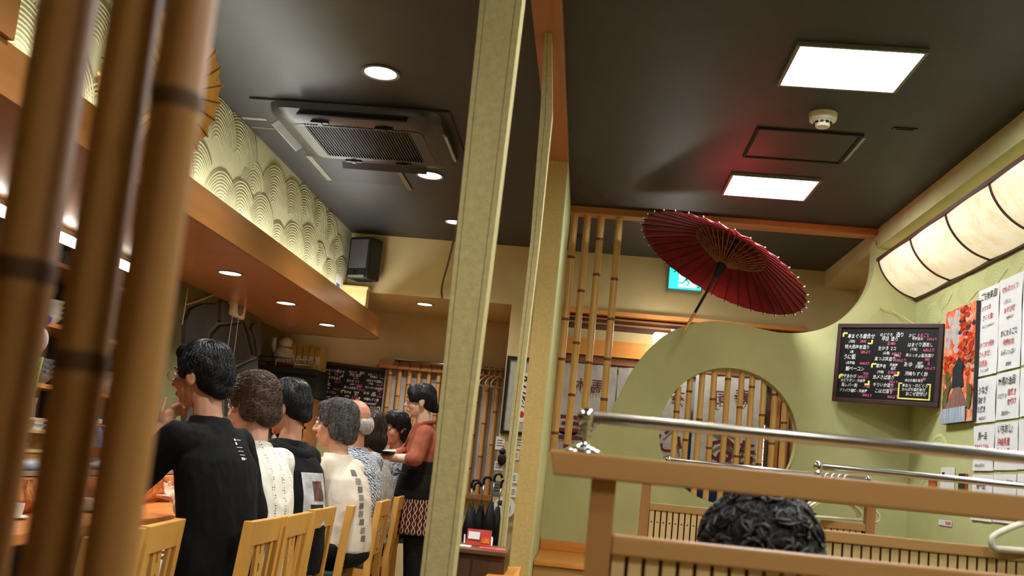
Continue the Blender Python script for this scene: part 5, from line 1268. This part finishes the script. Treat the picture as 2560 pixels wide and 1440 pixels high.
# man in black with his hand at his chin
p1 = make_person('man in black T-shirt and glasses resting his chin on one hand', 'person', (-1.395,3.72), 74, 1.462, headpos=at(506,938,'y',3.70), sr=.078, bulge=.035, lean=9, head=(4,-6,0), width=1.12, skin=SK2, shirt=CT_, pants=WT, hair='short', sleeve=.86, voxel=.0055, nstr=2600, shirt_len=.10, belly=.0, hs=1.12,
    arms={'L': lambda hp: (hp(-.13,.22,-.40), hp(-.045,.125,-.175), V(.25,.55,.7), .95, hp(.005,.080,-.09)-hp(-.045,.125,-.175)), 'R': (V(.24,.03,.76), V(.11,.22,.67), V(0,0,-1), .4)}, neckfwd=.03)
glasses(p1, metalm('gold_wire', (190,150,90), .3))
dR = RZ(0); bk = V(0,1,0)
def back_text(P, lines, x, z, s):
    for i, (tx, sz) in enumerate(lines): 
        o = lettering(None, [(tx,0,0,sz)], M['chalk_w'], (0,0,0), (1,0,0), (0,0,1), (0,-1,0), 0, .0, False, 0, 'shirt_print', 1.0)
        bv = bvh_of(P['shirt']); zz = z-i*s
        for v in o.data.vertices:
            hit = bv.ray_cast(Vector((x+v.co.x, -.6, zz+v.co.z)), Vector((0,1,0)))
            if hit[0] is not None: v.co = hit[0]+Vector((0,-.003,0))
        o.parent = P['root']
back_text(p1, [('●━━━',.012),('■',.012),('━━━',.011),('━━━',.011),('━━━',.011),('■■━',.012)], -.0, p1['nb'].z-.055, .0135)
# diner in white lace blouse
p2 = make_person('diner with wavy brown hair in a white eyelet blouse', 'person', (-1.365,4.13), 64, 1.385, headpos=at(634,992,'y',4.15), lean=9, head=(10,-14,0), width=.98, skin=SK, shirt=lace(), pants=WT, hair='wavy', hairmat=H_BROWN, sleeve=1.5, nstr=2200, voxel=.007, shirt_len=.08)
p3 = make_person('diner with short black hair in a black hooded top with a printed back', 'person', (-1.39,4.65), 72, 1.405, headpos=at(718,1012,'y',4.66), lean=9, head=(12,-14,0), width=1.02, skin=SK2, shirt=CT_, pants=BT, hair='short', sleeve=1.6, nstr=2000, shirt_len=.08)
hd = MB(); nb = p3['nb']
for k in range(13):
    a = math.pi*(1.02+.96*k/12); hd.ell(nb+V(.115*math.cos(a), .005+.085*math.sin(a), -.02-.035*abs(math.sin(a))), (.045,.040,.042))
remesh(hd, 'hood', CT_, p3['root'], .007, 5, .005, 12)
pr1 = decal(p3['shirt'], p3['sp'](.55)+V(-.01,0,.0), (1,0,0), (0,0,1), .17, .24, plain('print_white', (206,206,204), .8, 0, .2, .3, 18), p3['root'], 'printed_panel', 8, 8, .004, (0,1,0))
decal(p3['shirt'], p3['sp'](.62)+V(.0,0,.0), (1,0,0), (0,0,1), .08, .09, plain('print_photo', (120,84,72), .8, 0, .2, .5, 22), p3['root'], 'printed_photo', 6, 6, .0055, (0,1,0))
decal(p3['shirt'], p3['sp'](.45)+V(-.01,0,.0), (1,0,0), (0,0,1), .10, .06, M['ink'], p3['root'], 'printed_block', 6, 6, .0055, (0,1,0))
p4 = make_person('grey-haired diner in a cream knitted top and black trousers', 'person', (-1.275,5.22), 70, 1.355, headpos=at(840,1058,'y',5.25), lean=11, head=(16,-4,0), width=.96, skin=SK, shirt=fabric('cream_knit', (214,202,182), (228,216,198), 8, .9, .3, 12), pants=BT, hair='round', hairmat=H_GREY, sleeve=1.5, nstr=2400, shirt_len=-.04)
for k in range(9):
    decal(p4['shirt'], p4['sp'](.86-.085*k)+V(-.035+.008*math.sin(k),0,0), (1,0,0), (.25,0,1), .034, .030, plain('grey_patch', (150,146,136) if k % 2 else (112,112,108), .8), p4['root'], 'grey_patch', 3, 3, .003, (0,1,0))
p5 = make_person('balding diner with white side hair in a blue patterned shirt', 'person', (-1.365,5.88), 64, 1.40, headpos=at(884,1048,'y',5.9), lean=7, head=(6,-6,0), width=1.05, skin=SKR, shirt=pattern('blue_herringbone', (70,86,108), (196,200,200), 'herring', 24), pants=fabric('beige_trousers', (168,154,128), (184,170,142)), hair='balding', hairmat=H_WHITE, sleeve=.9, nstr=900, shirt_len=.05)
p6 = make_person('diner with dark brown bobbed hair in a sheer grey top', 'person', (-1.39,6.50), 64, 1.36, headpos=at(921,1072,'y',6.5), lean=7, head=(8,-8,0), width=.95, skin=SK, shirt=pattern('grey_dotted_lace', (142,138,132), (176,172,166), 'dots', 38), pants=BT, hair='bob', hairmat=H_DBROWN, sleeve=1.4, nstr=1400, shirt_len=.08)
p7 = make_person('diner in dark glasses and navy floral shirt turned towards the camera', 'person', (-1.345,7.12), 158, 1.405, headpos=at(988,1066,'y',7.35), lean=6, head=(-14,-4,0), width=1.05, skin=SKR, shirt=pattern('navy_floral', (28,44,78), (200,210,214), 'floral', 13), pants=BT, hair='round', hairmat=H_BLACK, sleeve=.95, nstr=1500,
    arms={'L': (V(-.25,.10,.78), V(-.08,.30,.80), V(0,0,-1), .5), 'R': (V(.25,.12,.78), V(.06,.32,.82), V(0,0,-1), .5)})
glasses(p7, M['black'], .022)
sx7, sy7 = p7['root'].location[:2]
s7 = thing('stool', 'dark stool under the diner in the navy floral shirt', 'stool', (sx7,sy7,0)); MB().lathe([(.17,.44),(.175,.455),(.17,.473),(.0001,.475)], (sx7,sy7,0), 20).build('seat', M['cush'], s7, 'auto')
for k in range(4): a = k*math.pi/2+.4; MB().tube([(sx7+.12*math.cos(a),sy7+.12*math.sin(a),.44),(sx7+.17*math.cos(a),sy7+.17*math.sin(a),0)], .014, 8).build('leg', M['darkwood'], s7)
# waitress
ORG = fabric('orange_kimono_cloth', (150,82,60), (172,98,72), 10, .7, .4, 9)
p8 = make_person('waitress in orange kimono top and dark apron with dark hair tied back', 'person', (-1.125,6.86), 100, 1.60, headpos=at(1052,1008,'y',6.9), bulge=.02, lean=3, head=(-2,-6,0), width=.95, skin=skinm('skin_pale', (236,198,172)), shirt=ORG, pants=BT, hair='bun', hairmat=H_BLACK, sleeve=1.15, standing=True, nstr=1500, shirt_len=.02, collar_r=.062, hs=1.04,
    arms={'L': (V(-.24,.06,1.07), V(-.12,.26,1.06), V(0,0,1), .25), 'R': (V(.22,.14,1.10), V(.16,.40,1.06), V(0,0,-1), .4)})
q = p8['nb']; cl = MB()
cl.tube(curve_pts([q+V(-.0,.115,-.16),q+V(-.05,.085,-.08),q+V(-.075,.02,.005),q+V(-.045,-.06,.03),q+V(.045,-.06,.03),q+V(.075,.02,.005),q+V(.05,.085,-.08),q+V(-.03,.120,-.20)],5), .014, 8)
cl.build('collar', fabric('darker_orange_cloth', (150,66,40), (170,80,52)), p8['root'], True, local=True)
def wave_cloth():
    t = NT('maroon_wave_cloth'); v = t.coords(); w1 = t.new('ShaderNodeTexWave', wave_type='BANDS', bands_direction='X', wave_profile='SIN'); w1.inputs['Scale'].default_value = 7.5; w1.inputs['Distortion'].default_value = 0
    sx = t.new('ShaderNodeSeparateXYZ'); t.link(v, sx.inputs[0]); ang = t.math('ARCTAN2', sx.outputs[0], sx.outputs[1])
    sw_ = t.math('MULTIPLY', t.math('SINE', t.math('MULTIPLY', sx.outputs[2], 62)), .9); a = t.math('SINE', t.math('ADD', t.math('MULTIPLY', ang, 16), sw_)); b2 = t.math('SINE', t.math('SUBTRACT', t.math('MULTIPLY', ang, 16), sw_))
    f = t.math('MAXIMUM', t.math('GREATER_THAN', t.math('ABSOLUTE', t.math('MULTIPLY', a, 1)), .975), t.math('GREATER_THAN', t.math('ABSOLUTE', b2), .975))
    t.set(t.ramp(f, [(.4,(78,34,30)),(.6,(216,190,160))]), .85, 0, .2); return t.m
ap = MB(); ap.loft([(V(0,0,.94),.178,.150),(V(0,.0,1.00),.175,.145),(V(0,0,1.05),.170,.14),(V(0,0,1.06),.165,.135)],26); remesh(ap, 'sash', BT, p8['root'], .008, 4, .004)
ap = MB(); ap.loft([(V(0,.01,.56),.215,.185),(V(0,.01,.66),.208,.178),(V(0,.005,.78),.20,.168),(V(0,0,.94),.178,.150)],26); remesh(ap, 'apron', wave_cloth(), p8['root'], .008, 4, .005)
ap = MB(); ap.loft([(V(0,.01,.80),.204,.174),(V(0,.005,.88),.198,.166),(V(0,0,.97),.182,.154)],26); remesh(ap, 'apron_band', BT, p8['root'], .008, 4, .004)
th_ = math.radians(100); tp_ = V(*p8['root'].location)+RZ(th_)@V(-.12,.36,1.085)
ty = thing('serving_tray', 'black round tray carried by the waitress at waist height', 'tray', tp_); MB().lathe([(.0001,0),(.15,0),(.165,.018),(.160,.018),(.148,.005),(.0001,.005)], tp_, 32).build('dish', M['black'], ty, 'auto'); MB().lathe([(.165,.016),(.168,.02),(.163,.022)], tp_, 32).build('rim', plain('brown_rim', (70,40,30), .4), ty)
# guest in the front booth, only the curly head shows
hx = at(1912,1330,'y',1.78)
p9 = make_person('guest with curly dark hair behind the front booth partition', 'person', (hx.x,1.74), 4, 1.085, seat=.42, lean=4, head=(0,-8,0), width=.9, skin=SK2, shirt=fabric('dark_grey_shirt', (60,60,62), (76,76,78)), pants=BT, hair='curly', hairmat=H_CURL, sleeve=.8, voxel=.0065, nstr=4200, hs=.99,
    arms={'L': (V(-.24,.12,.62), V(-.12,.34,.62), V(0,0,-1), .4), 'R': (V(.24,.12,.62), V(.12,.34,.62), V(0,0,-1), .4)})
